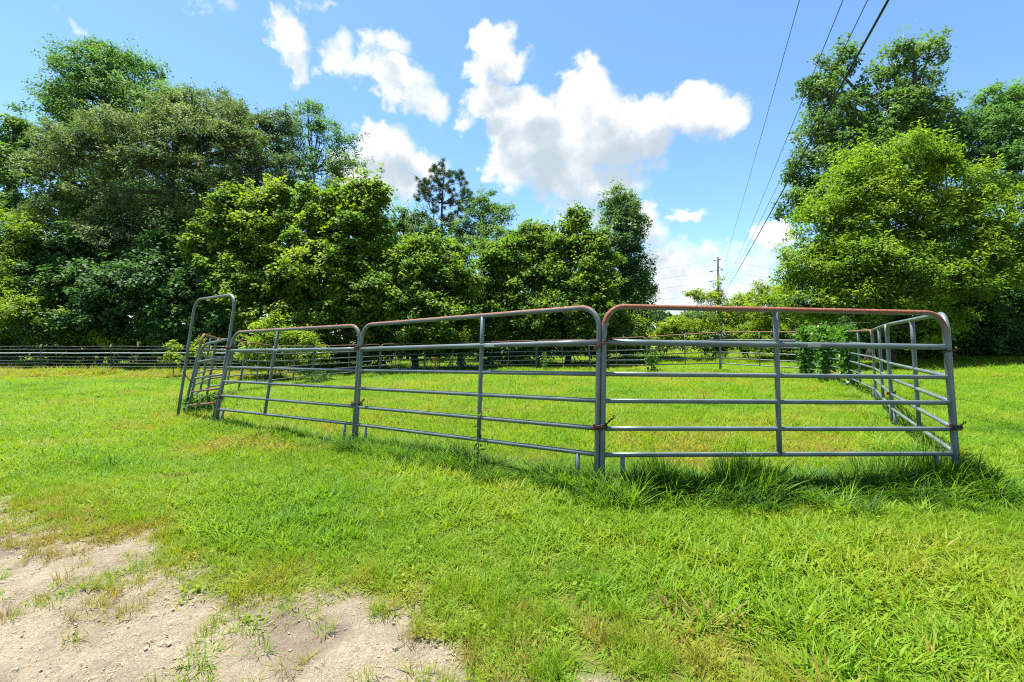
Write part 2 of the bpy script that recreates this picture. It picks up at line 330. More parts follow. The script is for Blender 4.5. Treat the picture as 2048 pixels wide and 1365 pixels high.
# ------------------------------------------------------------------ corral panels
RAILS = [0.292, 0.5525, 0.772, 0.998, 1.212]            # below the top rail
def panel(k0, k1, label, brace=0.5, rust=0.0, sticker=None, trim=(0.023, 0.023), name='corral_panel', sides=10):
    b0, b1, t0, t1 = base[k0].copy(), base[k1].copy(), topv[k0], topv[k1]
    L = np.linalg.norm(b1 - b0); u0, u1 = trim[0] / L, 1 - trim[1] / L
    def P(u, h):                                        # u along the panel 0..1, h height in metres
        u = u0 + (u1 - u0) * u
        return (b0 + t0 * h) * (1 - u) + (b1 + t1 * h) * u
    e = empty(name, tuple(P(0, 0)), math.atan2((b1 - b0)[1], (b1 - b0)[0]))
    tag(e, label, 'corral panel', 'pipe panels of the round pen')
    Lp = L * (u1 - u0); r = 0.17; far = b0[1] > 10
    path = [P(0, 0.0), P(0, 0.3), P(0, 0.9), P(0, PH - r)]; at = [-0.1, -0.75, -0.7, -0.35]
    nb = 7
    for i in range(1, nb + 1):
        a = math.pi / 2 * i / nb; path.append(P(r * (1 - math.cos(a)) / Lp, PH - r + r * math.sin(a))); at.append(-0.2 + 0.22 * i / nb)
    for f in (0.25, 0.5, 0.75): path.append(P(f, PH)); at.append(0.03)
    for i in range(nb + 1):
        a = math.pi / 2 * (1 - i / nb); path.append(P(1 - r * (1 - math.cos(a)) / Lp, PH - r + r * math.sin(a))); at.append(0.02 - 0.22 * i / nb)
    path += [P(1, PH - r), P(1, 0.9), P(1, 0.3), P(1, 0.0)][1:]; at += [-0.7, -0.75, -0.1]
    at = np.array(at); at = np.where(at > -0.4, at + rust, at)
    mb = MB(); mb.tube(path, 0.0225, sides, at); mb.build('frame', M_pipe, e, attr='rust')
    for i, dz in enumerate(RAILS):
        h = PH - dz; mb = MB(); n = 9
        us = np.linspace(0, 1, n)
        mb.tube([P(u, h) for u in us], 0.0255 if i == 0 else 0.0195, sides, [-0.12 if k in (0, n - 1) else -0.85 for k in range(n)])
        ro = mb.build('rail', M_pipe, e, attr='rust')
        if i == 0: rail0 = ro
    mb = MB(); off = np.array([0, 0, 0]); hs = np.linspace(PH - RAILS[-1], PH, 6)
    mb.tube([P(brace, h) for h in hs], 0.021, sides, [-0.5, -0.9, -0.9, -0.9, -0.9, -0.4]); mb.build('upright', M_pipe, e, attr='rust')
    if not far:
        for u in (0.055, 0.945):
            mb = MB(); mb.tube([P(u, 0.0), P(u, 0.15), P(u, PH - RAILS[-1])], 0.0185, sides, [-0.3, -0.7, -0.7]); mb.build('foot', M_pipe, e, attr='rust')
    if sticker:
        mb = MB(); h = PH - RAILS[0]; V = []; Fc = []; rr = 0.0272
        ux = (P(1, h) - P(0, h)); ux /= np.linalg.norm(ux); nf = np.cross(ux, (0, 0, 1)); nf = nf if nf[1] < 0 else -nf
        for i, u in enumerate((sticker, sticker + 0.12 / Lp)):
            for a in np.linspace(-0.55, 0.25, 6): V.append(P(u, h) + rr * (math.cos(a) * nf + math.sin(a) * np.array([0, 0, 1])))
        Fc = [[i, i + 1, i + 7, i + 6] for i in range(5)]
        mb.add(V, Fc); mb.build('sticker', M_sticker, e).parent = rail0
    return e
panel('A', 'C', 'widest nearest pipe panel with fully rusted top rail, facing the camera', 0.49, 0.62, 0.575)
panel('A', 'B', 'near pipe panel with flaking rust along its sloping top rail, left of the nearest post', 0.395 + 0.0, 0.10, 0.34)
panel('B', 'B2', 'pipe panel beside the tall hoop gate, leaning, with rusty top rail', 0.60, 0.12, 0.56)
panel('C', 'D', 'grey pipe panel running back from the right corner, with pale top rail', 0.45, -0.45)
panel('D', 'E', 'pipe panel between two double posts on the right side, strongly foreshortened', 0.45, -0.3)
panel('E', 'F', 'pipe panel with rusty top rail between the right double post and the nearest vine column', 0.5, 0.3)
panel('F', 'G', 'pipe panel overgrown by vines on the right side of the pen', 0.5, 0.3)
panel('G', 'H', 'far pipe panel whose right end disappears under the vines', 0.5, 0.25)
panel('H', 'I', 'far pipe panel in front of the yellow-green shrubs, a weed at its left post', 0.46, 0.3)
panel('I', 'J', 'far pipe panel seen just right of the middle chained post', 0.5, 0.2)
panel('J', 'K', 'far pipe panel seen just left of the middle chained post', 0.5, 0.2)
panel('K', 'L', 'farthest pipe panel, seen right of the upright of the near left panel', 0.5, 0.2)
panel('L', 'M', 'far pipe panel seen behind the upright of the near left panel', 0.5, 0.2)
panel('M', 'N', 'short far pipe panel with a red-brown weed beside its right post', 0.67, 0.1)
panel('N', 'O', 'far left pipe panel with brown brush behind it', 0.5, 0.2)
panel('O', 'P', 'left pipe panel in front of the bright green shrub', 0.5, 0.0)
panel('P', 'Q', 'left pipe panel with rusty top rail at the left edge of the bright shrub', 0.5, 0.4)
panel('Q', 'R', 'left side pipe panel with rusty top rail seen through the leaning panel', 0.45, 0.45)
panel('R', 'S', 'left side pipe panel with rusty hoop end just behind the hoop gate', 0.45, 0.5)

# walk-through gate: tall bow and a small leaf
gl_b, gr_b = np.array([(354 - CX) / F * 7.75, 7.75, 0]), np.array([(431 - CX) / F * 7.02, 7.02, 0])
for b in (gl_b, gr_b): b[2] = tz(b[0], b[1]) - 0.02
gl_t, gr_t = W(391, 600, 7.75), W(472, 589, 7.02)
g = empty('walk_through_gate', tuple(gr_b), 0.0)
tag(g, 'tall grey pipe hoop gate leaning at the left end of the pen', 'gate')
def GP(u, h): return (gl_b + (gl_t - gl_b) * h) * (1 - u) + (gr_b + (gr_t - gr_b) * h) * u   # h 0..1
path = [GP(0, 0), GP(0, .25), GP(0, .5), GP(0, .7), GP(0, .9)]; at = [0.2, -0.15, -0.45, -0.8, -0.9]
for i in range(1, 8):
    a = math.pi / 2 * i / 7; path.append(GP(.15 * (1 - math.cos(a)), .9 + .1 * math.sin(a))); at.append(-0.9)
for i in range(8):
    a = math.pi / 2 * (1 - i / 7); path.append(GP(1 - .15 * (1 - math.cos(a)), .9 + .1 * math.sin(a))); at.append(-0.9)
path += [GP(1, .7), GP(1, .5), GP(1, .25), GP(1, 0)]; at += [-0.8, -0.6, -0.4, 0.1]
mb = MB(); mb.tube(path, 0.0225, 10, at); mb.build('bow', M_pipe, g, attr='rust')
ll_b, lr_b = np.array([(375 - CX) / F * 7.9, 7.9, 0]), np.array([(424 - CX) / F * 7.1, 7.1, 0])
for b in (ll_b, lr_b): b[2] = tz(b[0], b[1]) + 0.05
ll_t, lr_t = W(404, 690, 7.9), W(466, 677, 7.1)
def LP(u, h): return (ll_b + (ll_t - ll_b) * h) * (1 - u) + (lr_b + (lr_t - lr_b) * h) * u
path = [LP(0, 0), LP(0, .4), LP(0, .86)]; at = [-.3, -.6, -.6]
for i in range(1, 7):
    a = math.pi / 2 * i / 6; path.append(LP(.2 * (1 - math.cos(a)), .86 + .14 * math.sin(a))); at.append(-0.5)
path += [LP(.6, 1), LP(1, 1)]; at += [-.5, -.5]
mb = MB(); mb.tube(path, 0.021, 10, at); lf = mb.build('leaf_frame', M_pipe, g, attr='rust')
mb = MB(); mb.tube([LP(1, 0), LP(1, .5), LP(1, 1.0)], 0.021, 10, [-.2, -.5, -.6]); mb.build('hinge_post', M_pipe, g, attr='rust')
for yl, yr, ru in ((724, 714, -.9), (757, 749, -.8), (784, 777, .45), (811, 806, .4)):
    hl = (yl - 690) / ((HY + (HC - ll_b[2]) * F / 7.9) - 690); hr = (yr - 677) / ((HY + (HC - lr_b[2]) * F / 7.1) - 677)
    mb = MB(); mb.tube([LP(0, 1 - hl), (LP(0, 1 - hl) + LP(1, 1 - hr)) / 2, LP(1, 1 - hr)], 0.018, 10, [ru] * 3); mb.build('rail', M_pipe, g, attr='rust').parent = lf

# rusty chains round the joints
def chain(k, h, label, seed, wraps=2, tail=0.1, spread=0.055, dx=(1, 0), loose=0.0, hang=0.0):
    r = np.random.default_rng(seed); c = base[k] + topv[k] * h; mb = MB()
    dv = np.array([dx[0], dx[1], 0.0]); dv /= np.linalg.norm(dv); nv = np.array([-dv[1], dv[0], 0])
    pts = []; n = 16 * wraps
    for i in range(n):
        a = 2 * math.pi * i / 16; pts.append(c + dv * (spread + .003) * math.cos(a) + nv * 0.034 * math.sin(a) + np.array([0, 0, (i / n - .5) * 0.045 + loose * math.cos(a) + r.normal(0, .004)]))
    tl = pts[-1].copy(); side = dv * 1.0
    for i in range(int(tail / 0.016)):
        tl = tl + side * 0.010 + np.array([0, -0.004, 0.010 * (1 if hang == 0 else 0)]); pts.append(tl.copy())
    if hang:
        s = c + dv * (spread + 0.004) + np.array([0, -0.02, 0])
        for i in range(int(hang / 0.022)): pts.append(s + np.array([r.normal(0, .001), 0, -0.022 * i]))
    for i, p in enumerate(pts):
        q2 = pts[min(i + 1, len(pts) - 1)] - p
        if np.linalg.norm(q2) < 1e-6 or np.linalg.norm(q2) > .06: q2 = np.array([0, 0, 1e-3])
        q2 = q2 / np.linalg.norm(q2); sv = np.cross(q2, (0.3, 0.5, 1)) if i % 2 else np.cross(q2, (1, -.4, .2)); sv /= np.linalg.norm(sv)
        ring = [p + q2 * 0.0145 * math.cos(a) + sv * 0.0085 * math.sin(a) for a in np.linspace(0, 2 * math.pi, 9)]
        mb.tube(ring, 0.0028, 4, cap=False)
    ob = mb.build('chain', M_chain, loc=c); tag(ob, label, 'chain', 'rusty chains tying the panels'); return ob
chain('A', PH - .31, 'rusty chain looped high round the nearest middle post, its end hanging straight down', 1, 2, 0.06, .05, (1, .1), .03, .22)
chain('A', PH - .985, 'rusty chain wound low round the nearest middle post', 2, 3, 0.10, .05, (1, .1))
chain('B', PH - .27, 'rusty chain knotted high round the double post left of the middle', 3, 3, 0.05, .06, (1, .1), .012)
chain('B', PH - .96, 'rusty chain wound low round the double post left of the middle', 4, 2, 0.05, .06, (1, .1))
chain('C', PH - .33, 'thin rusty chain round the top of the right corner post', 5, 1, 0.02, .055, (1, .2))
chain('C', PH - .985, 'dark chain wound low round the right corner post', 6, 3, 0.04, .055, (1, .2))
chain('D', PH - .99, 'brown chain low round the double post behind the right corner', 7, 3, 0.02, .05, (1, .2))
chain('B2', PH - .25, 'rusty chain high at the leaning post beside the hoop gate', 8, 3, 0.05, .06, (1, -.2))
chain('B2', PH - 1.03, 'dark chain low at the leaning post beside the hoop gate', 9, 2, 0.02, .05, (1, -.2))
def slack_chain():
    p0, p1 = GP(0, .40), LP(0, .46); mb = MB()
    n = 14
    for i in range(n):
        f = i / (n - 1); p = p0 * (1 - f) + p1 * f - np.array([0, 0, 0.02 * math.sin(math.pi * f)]) + np.array([0, -.025, 0])
        q2 = (p1 - p0) / np.linalg.norm(p1 - p0); sv = np.cross(q2, (0, .3, 1)) if i % 2 else np.cross(q2, (0, 1, .2)); sv /= np.linalg.norm(sv)
        mb.tube([p + q2 * .017 * math.cos(a) + sv * .01 * math.sin(a) for a in np.linspace(0, 2 * math.pi, 9)], .004, 4, cap=False)
    tag(mb.build('chain', M_chain, loc=p0), 'short rusty chain across the far leg of the hoop gate', 'chain', 'rusty chains tying the panels')
slack_chain()

# ------------------------------------------------------------------ wire fence on the left
FD = 20.5
fe = empty('wire_fence', (-18.0, FD, tz(-18, FD))); tag(fe, 'wire fence with green metal posts and one white rail in front of the dark trees', 'fence')
fpx = [-338, -198, -58, 82, 222, 362, 502]
def ftop(px): return 690 - 0.002 * (px - 82)
for i, px in enumerate(fpx):
    x = (px - CX) / F * FD; z0 = tz(x, FD) - 0.05; z1 = W(px, 689, FD)[2]
    mb = MB(); mb.box((x - .022, FD - .004, z0), (x + .022, FD + .004, z1 - .10)); mb.box((x - .005, FD - .034, z0), (x + .005, FD - .0045, z1 - .10))
    po = mb.build('post', M_tpost, fe, smooth=False)
    mb = MB(); mb.box((x - .022, FD - .006, z1 - .10), (x + .022, FD + .006, z1)); mb.box((x - .006, FD - .036, z1 - .10), (x + .006, FD - .0065, z1)); 
    mb.build('post_tip', M_tposttip, fe, smooth=False).parent = po
    mb = MB(); mb.box((x - .03, FD - .05, z1 - .13), (x + .03, FD - .038, z1 - .07)); mb.build('insulator', M_insul, fe, smooth=False).parent = po
def fence_line(y_px, rad, matl, name, sag=0.0, dy=-0.045, sides=5):
    pts = []
    for i, px in enumerate(fpx):
        x = (px - CX) / F * FD; z = W(px, y_px, FD)[2]
        if i: 
            xm = ((px + fpx[i - 1]) / 2 - CX) / F * FD; pts.append((xm, FD + dy, z - sag * (0.5 + rng.random())))
        pts.append((x, FD + dy, z + rng.normal(0, .006)))
    mb = MB(); mb.tube(pts, rad, sides); return mb.build(name, matl, fe)
for yp in (692.5, 698.5, 714, 720.5, 726.5, 733): fence_line(yp, 0.0042, M_wire, 'wire', 0.012)
fence_line(706, 0.022, M_tape, 'white_rail', 0.02, -0.075, 8)

# ------------------------------------------------------------------ utility pole and lines
PD = 65.0; PX = (1436 - CX) / F * PD; pz0 = tz(PX, PD); ptop = W(1436, 515, PD)[2]
up = empty('utility_pole', (PX, PD, pz0)); tag(up, 'dark wooden utility pole with side insulators beyond the shrubs', 'utility pole')
mb = MB(); mb.tube([(PX + .05, PD, pz0 - .3), (PX + .03, PD, (pz0 + ptop) / 2), (PX, PD, ptop)], [.17, .15, .12], 12); mb.build('shaft', M_pole, up)
insul = []
for (xl, yl, y0) in ((1427, 522, 520.5), (1419, 544, 541), (1419, 563.5, 561), (1421, 586, 584)):
    a = W(1435, y0, PD); b = W(xl, yl, PD); mb = MB(); mb.tube([a, a * .4 + b * .6], .03, 6)
    for k in range(5): p = a * (.38 - k * .08) + b * (.62 + k * .08); mb.tube([p, p + (b - a) * .05], [.085, .05], 8)
    mb.build('insulator', M_pole, up); insul.append(b)
for (xr, yr, y0) in ((1441.5, 520, 519), (1446, 541.5, 534), (1446, 560.5, 559), (1446, 585, 575)):
    a = W(1437, y0, PD); b = W(xr, yr, PD); mb = MB(); mb.tube([a, a * .4 + b * .6], .03, 6)
    for k in range(4): p = a * (.38 - k * .08) + b * (.62 + k * .08); mb.tube([p, p + (b - a) * .07], [.10, .06], 8)
    mb.build('insulator', M_pole, up); insul.append(b)
def cable(P0, P1, rad, label, sag=0.3, n=40, name='power_line', grp='lines on the utility pole'):
    P0, P1 = np.asarray(P0, float), np.asarray(P1, float)
    f = np.linspace(0, 1, n)[:, None]; pts = P0 * (1 - f) + P1 * f; pts[:, 2] -= sag * 4 * (f * (1 - f))[:, 0]
    mb = MB(); mb.tube(pts, rad, 6); tag(mb.build(name, M_cable, loc=P0), label, 'cable', grp)
def overhead(px_top, d_top, y_pole, x_pole, rad, label):
    a = W(x_pole, y_pole, PD - .2); b = W(px_top, 0, d_top); dirv = (b - a)
    cable(a, a + dirv * 1.35, rad, label, 0.25, 60)
overhead(1595, 11.9, 540, 1445, .009, 'thin overhead line, leftmost of the four crossing the sky')
overhead(1678, 8.4, 582, 1447, .008, 'thin overhead line, second from the left of four in the sky')
overhead(1724, 7.2, 585, 1448, .0075, 'thin overhead line next to the thick black cable')
overhead(1762, 6.47, 590, 1447, .019, 'thick black overhead cable, rightmost of the four in the sky')
words = ['topmost', 'second', 'third', 'lowest']
for i in range(4):
    b = insul[i]; cable(b, (b[0] - 46, PD + 6, b[2] - 2.4 - .2 * i), .011, f'faint line running left from the utility pole, {words[i]} of four', 1.1)
    b = insul[4 + i]; cable(b, (b[0] + 46, PD + 6, b[2] - 2.9 - .2 * i), .011, f'faint line running right from the utility pole, {words[i]} of four', 1.1)
cable(insul[5], (PX + 9, PD, pz0), .012, 'guy wire slanting down right from the utility pole', 0.0, 3, 'guy_wire')

# ------------------------------------------------------------------ trees
def unit(v): return v / (np.linalg.norm(v, axis=-1, keepdims=True) + 1e-9)
def leaves(C, out, tone, size, w_ratio, spread, up=0.8, droop=0.35, seed=0, flat=0.6, r=None):
    """leaf rhombi scattered round points C (one per leaf)"""
    r = r or np.random.default_rng(seed); n = len(C)
    P = C + r.normal(0, 1, (n, 3)) * spread * np.array([1, 1, flat])
    N = unit(np.array([0, 0, up]) + 0.45 * out + r.normal(0, .55, (n, 3)))
    A = unit(r.normal(0, 1, (n, 3)) + 0.8 * out + np.array([0, 0, -droop])); A = unit(A - N * (A * N).sum(1)[:, None])
    S = np.cross(N, A); L = (size * r.uniform(.6, 1.35, n))[:, None]; Wd = L * w_ratio * .5
    mid = P + A * L * .45
    V = np.stack([P, mid + S * Wd + N * L * .06, P + A * L - N * L * .08, mid - S * Wd + N * L * .06], 1).reshape(-1, 3)
    t = np.clip(tone + r.normal(0, .13, n), 0, 1)
    return V, t
def crown(ells, budget, size, seed, sub=0.34, clump=0.30, w_ratio=0.55, shell=0.45, up=0.8, droop=0.35, tone0=0.5, flat=0.7, submin=.4, submax=1.15, lowcut=-0.8, per=24, shoots=.26):
    """ellipsoids -> boughs -> leaf clumps -> leaves; the boughs stand apart so that light and sky get in between"""
    r = np.random.default_rng(seed); E = np.array(ells, float); CL = []; OUT = []; TN = []; WT = []; ends = []
    for e in E:
        c, rad = e[:3], e[3:6]; sr0 = np.clip(sub * rad.mean(), submin, submax)
        n = max(6, int(1.75 * (rad[0] * rad[2] + rad[0] * rad[1] + rad[1] * rad[2]) / sr0 ** 2))
        d = unit(r.normal(0, 1, (n * 2, 3))); d = d[d[:, 2] > lowcut + r.uniform(-.2, .2, len(d))][:n]
        f = r.uniform(shell, 1.0, len(d)) ** .6 * r.uniform(.84, 1.18, len(d))
        SC = c + d * rad * f[:, None]; SR = sr0 * np.exp(r.normal(-.12, .36, len(d))); ST = np.clip(tone0 + r.normal(0, .14, len(d)), 0, 1)
        ends.append(SC)
        for sc, sr, st, dd in zip(SC, SR, ST, d):
            m_ = max(5, int(4.2 * (sr / max(clump, .12)) ** 2)); dv = unit(r.normal(0, 1, (m_, 3)) * np.array([1, 1, .8]) + .45 * dd + np.array([0, 0, .45]))
            ax = np.array([1.15, 1.15, .72])
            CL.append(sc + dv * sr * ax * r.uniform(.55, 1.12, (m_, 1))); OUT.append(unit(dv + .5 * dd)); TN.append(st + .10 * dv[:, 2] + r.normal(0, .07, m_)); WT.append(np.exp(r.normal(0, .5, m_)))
            if r.random() < shoots * (1.5 + dd[2]):                     # a leafy shoot sticking out of the bough
                k_ = r.integers(3, 7); g_ = np.linspace(.7, 1.9, k_)[:, None]; sv = unit((dd * .6 + np.array([0, 0, .9]) + r.normal(0, .3, 3))[None])
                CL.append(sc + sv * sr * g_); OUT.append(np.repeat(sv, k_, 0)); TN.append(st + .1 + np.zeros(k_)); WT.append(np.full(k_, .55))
    CL = np.concatenate(CL); OUT = np.concatenate(OUT); TN = np.concatenate(TN); WT = np.concatenate(WT)
    want = max(40, budget // per)
    if len(CL) > want:
        q = r.choice(len(CL), want, False); CL, OUT, TN, WT = CL[q], OUT[q], TN[q], WT[q]
    k = np.sort(r.choice(len(CL), budget, True, WT / WT.sum()))
    V, t = leaves(CL[k], OUT[k], TN[k], size, w_ratio, clump * .5, up, droop, flat=flat, r=r)
    return V, t, ends
def branches(mb, p0, ends, r0, seed, maxn=60, lift=.35, sides=5):
    """limbs from a trunk point out to the sub-crowns"""
    r = np.random.default_rng(seed); E = ends if len(ends) <= maxn else ends[r.choice(len(ends), maxn, False)]
    for e in E:
        v = e - p0; n = 6; f = np.linspace(0, 1, n)[:, None]
        pts = p0 + v * f; pts[:, 2] -= (np.linalg.norm(v) * .13 * np.sin(math.pi * f))[:, 0]; pts[1:-1] += r.normal(0, .05 * np.linalg.norm(v), (n - 2, 3)) * .5
        mb.tube(pts, r0 * np.linspace(.75, .12, n), sides, cap=False)
TREECOUNT = [0]
def px_ell(e, d, top=None, bot=None, skirt=0.0):
    """(px, py, rx, ry[, depth offset, ry/rx depth factor]) -> world ellipsoid"""
    x, y, rx, ry = e[:4]; dd = d + (e[4] if len(e) > 4 else 0) - (skirt * float(np.clip((y - top) / (bot - top), 0, 1)) if skirt else 0); c = W(x, y, dd); k = e[5] if len(e) > 5 else .85
    return [*c, rx / F * dd, min(rx, ry * 1.3) / F * dd * k, ry / F * dd]
def tree(name, label, base_px, d, ells, budget, size, m, seed, trunk_r=0.25, group='trees round the field', bark=None, limbs=10, stems=1, cat='tree', skirt=2.6, spires=2, **kw):
    bx = (base_px - CX) / F * d; bz = tz(bx, d); e = empty(name, (bx, d, bz)); tag(e, label, cat, group)
    ty, by = min(q[1] for q in ells), max(q[1] for q in ells) + 1; E = [px_ell(q, d, ty, by, skirt) for q in ells]
    rs = np.random.default_rng(seed + 77); mid_y = (ty + by) / 2
    for q, Eq in zip(ells, list(E)):
        if q[1] > mid_y or cat != 'tree': continue
        for _ in range(spires):
            a = rs.uniform(-.85, .85); h_ = math.sqrt(1 - a * a) * .95; w_ = rs.uniform(.13, .22)
            E.append([Eq[0] + a * Eq[3], Eq[1] + rs.uniform(-.5, .5) * Eq[4], Eq[2] + Eq[5] * (h_ + rs.uniform(.0, .16)), max(.22, Eq[3] * w_), max(.22, Eq[3] * w_), max(.35, Eq[5] * rs.uniform(.22, .4))])
    V, t, ends = crown(E, int(budget * 1.06), size, seed, **kw)
    V = V.astype(float); lowz = bz + .02; V[:, 2] = np.maximum(V[:, 2], lowz + (V[:, 2] - lowz) * .02)
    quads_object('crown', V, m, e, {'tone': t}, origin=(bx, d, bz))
    mb = MB(); r = np.random.default_rng(seed + 1); Ea = np.array(E)
    top = Ea[np.argmax(Ea[:, 2])][:3]; cen = Ea[:, :3].mean(0)
    for s in range(stems):
        off = np.array([r.normal(0, .35 * (stems > 1)), r.normal(0, .35 * (stems > 1)), 0])
        tp = top if s == 0 else Ea[r.integers(len(Ea))][:3]
        p0 = np.array([bx, d, bz - .15]) + off; n = 9; f = np.linspace(0, 1, n)[:, None]
        pts = p0 * (1 - f) + (tp * .75 + cen * .25 * np.array([1, 1, 0]) + np.array([0, 0, tp[2] * .25])) * f
        pts[1:-1] += r.normal(0, .10, (n - 2, 3)) * np.array([1, 1, .2]) * (trunk_r / .2)
        mb.tube(pts, trunk_r / math.sqrt(stems) * np.linspace(1.15, .18, n), 8, cap=False)
        for q, en in zip(E, ends):
            q = np.array(q); j = int(np.clip(np.searchsorted(pts[:, 2], q[2] - q[5] * .9), 2, n - 3)); p1 = pts[j]
            if s == 0 or r.random() < .5:
                mid = q[:3] - np.array([0, 0, q[5] * .3]); g_ = np.linspace(0, 1, 6)[:, None]; lim = p1 * (1 - g_) + mid * g_; lim[1:-1] += r.normal(0, .08, (4, 3))
                mb.tube(lim, trunk_r * np.linspace(.34, .15, 6), 6, cap=False); branches(mb, mid, en, trunk_r * .17, seed + 5, limbs)
    mb.build('trunk', bark or M_bark, e); TREECOUNT[0] += budget
    return e
def stops(c0, c1, c2, c3): return [(0, c0), (.38, c1), (.66, c2), (1, c3)]
L_oak = leaf_mat('oak_leaf', stops((.034, .068, .026), (.054, .096, .036), (.084, .128, .05), (.145, .175, .075)), .38, .62, .22, gain=1.4)
L_dark = leaf_mat('dark_leaf', stops((.018, .05, .016), (.03, .075, .02), (.048, .105, .025), (.085, .155, .034)), .42, .6, .2, gain=1.5)
L_mid = leaf_mat('mid_leaf', stops((.03, .07, .018), (.048, .105, .022), (.072, .138, .026), (.115, .185, .034)), .44, .6, .2, gain=1.4)
L_locust = leaf_mat('locust_leaf', stops((.03, .075, .028), (.045, .105, .034), (.065, .138, .038), (.095, .18, .045)), .46, .6, .2, gain=1.35)
L_maple = leaf_mat('maple_leaf', stops((.045, .10, .014), (.085, .165, .017), (.135, .21, .022), (.235, .275, .028)), .50, .6, .2, gain=1.08)
L_lime = leaf_mat('lime_leaf', stops((.05, .11, .012), (.095, .17, .014), (.15, .225, .016), (.23, .275, .022)), .50, .6, .2, gain=1.22)
L_gum = leaf_mat('sweetgum_leaf', stops((.024, .06, .018), (.04, .085, .024), (.06, .115, .029), (.10, .165, .04)), .42, .55, .25, gain=1.45)
L_pine = leaf_mat('pine_needle', stops((.02, .05, .018), (.035, .075, .023), (.055, .10, .028), (.08, .13, .038)), .2, .5, .3)
L_far = leaf_mat('far_leaf', stops((.03, .07, .022), (.045, .095, .028), (.065, .12, .032), (.09, .15, .04)), .4, .6, .2)
L_vine = leaf_mat('vine_leaf', stops((.03, .10, .014), (.05, .15, .016), (.085, .20, .018), (.13, .24, .022)), .46, .42, .4)
L_brown = leaf_mat('dead_leaf', stops((.06, .03, .018), (.10, .05, .028), (.14, .075, .04), (.18, .10, .055)), .3, .6, .2)

K = 1.0   # leaf budget factor
B = lambda n: int(n * K)
tree('walnut_tree', 'tallest feathery green tree rising behind the grey-green oak on the left', 215, 38,
     [(215,150,58,52),(150,170,48,46),(270,165,50,46),(130,225,38,52),(215,230,85,60),(300,235,55,50),(350,215,38,36),(205,118,26,26),(160,300,60,60),(370,250,34,34)], B(52000), .22, L_locust, 11, .36, limbs=8, clump=.42, w_ratio=.42, tone0=.6, droop=.6, spires=1)
tree('oak_tree', 'massive grey-green oak spreading over the left of the field', 290, 30,
     [(330,270,90,66),(230,320,95,62),(150,350,70,66),(400,310,90,70),(300,390,110,70),(180,430,85,60),(420,400,80,62),(120,300,36,40),(480,330,48,60),(380,230,50,38),(260,470,90,40),(380,470,80,40),(440,250,42,40)], B(125000), .15, L_oak, 12, .5, limbs=10, clump=.27, w_ratio=.45, tone0=.56)
tree('oak_tree', 'dark sparse oak beside the big grey-green oak, sky showing through its top', 530, 33,
     [(455,230,36,30),(500,265,40,36),(540,290,40,42),(520,340,46,40),(560,255,24,24),(560,350,40,50),(490,390,50,42),(470,310,36,36)], B(28000), .17, L_oak, 13, .26, limbs=14, clump=.3, w_ratio=.45, tone0=.38)
tree('locust_tree', 'slender feathery locust with open crown against the white cloud', 640, 36,
     [(620,240,22,26),(655,270,28,26),(595,290,34,36),(690,300,24,24),(640,330,44,38),(600,360,40,44),(690,350,34,30),(560,320,24,40),(715,330,16,12),(580,410,50,46),(650,400,44,36)], B(15000), .22, L_locust, 14, .16, limbs=16, clump=.36, w_ratio=.34, droop=.7, tone0=.5, submax=.8)
tree('shade_tree', 'mid-green tree at the left edge of the photo', 20, 31,
     [(30,290,40,38),(-30,300,60,50),(20,340,62,50),(70,330,34,44),(-10,400,70,50),(60,400,44,46),(30,440,50,34)], B(26000), .2, L_mid, 15, .3, limbs=8, tone0=.42)
tree('young_tree', 'yellow-green young tree low at the left edge behind the wire fence', 10, 26,
     [(10,460,48,30),(40,490,44,26),(-20,520,50,44),(60,470,36,16),(20,560,50,34),(0,620,60,40),(60,640,50,36),(30,590,40,30)], B(22000), .17, L_lime, 16, .12, limbs=10, tone0=.38, w_ratio=.4, submax=.7)
tree('mulberry_tree', 'dark broad-leaved tree under the oak behind the wire fence', 190, 27,
     [(150,520,60,44),(230,500,56,40),(120,590,66,46),(210,580,70,50),(280,560,50,52),(160,650,80,36),(260,640,60,40),(90,530,34,40)], B(46000), .20, L_dark, 17, .22, limbs=10, w_ratio=.7, stems=3, tone0=.40)
tree('mulberry_tree', 'dark broad-leaved tree behind the tall hoop gate', 385, 26.5,
     [(340,510,46,44),(400,520,46,40),(330,580,52,48),(400,590,60,46),(460,600,46,50),(360,645,70,34),(450,655,50,30)], B(42000), .19, L_dark, 18, .2, limbs=10, w_ratio=.7, stems=3, tone0=.47)
tree('maple_tree', 'yellow-green maple left of centre, with bright yellowish top', 505, 26.5,
     [(500,430,58,34),(550,420,36,30),(460,470,52,46),(540,490,60,52),(430,520,44,40),(500,560,80,56),(570,580,50,50),(520,640,80,44),(480,415,30,22)], B(46000), .19, L_maple, 19, .2, limbs=10, w_ratio=.72, stems=2, tone0=.50)
tree('maple_tree', 'tall green maple between the yellowish maple and the pine', 680, 26,
     [(660,440,44,46),(720,430,38,40),(700,480,62,54),(630,500,48,50),(750,500,30,44),(680,560,84,52),(730,600,60,50),(640,620,60,52),(690,410,22,22),(745,405,14,18),(620,420,22,28),(690,660,70,28)], B(50000), .19, L_maple, 20, .22, limbs=10, w_ratio=.72, stems=2, tone0=.44)
tree('maple_tree', 'rounded lower maple in front of the pine', 850, 25.5,
     [(840,525,44,34),(890,530,40,34),(810,570,56,44),(880,590,60,48),(920,570,30,36),(840,630,80,44),(790,620,50,44),(910,640,46,36),(860,680,70,20)], B(40000), .18, L_maple, 21, .18, limbs=10, w_ratio=.72, stems=3, tone0=.40)
tree('hackberry_tree', 'small green tree behind, between the tall maple and the pine', 800, 34,
     [(800,470,36,34),(830,500,40,36),(780,500,34,40),(850,470,30,30),(900,490,50,34),(810,530,50,34)], B(15000), .2, L_mid, 22, .14, limbs=8, tone0=.55)
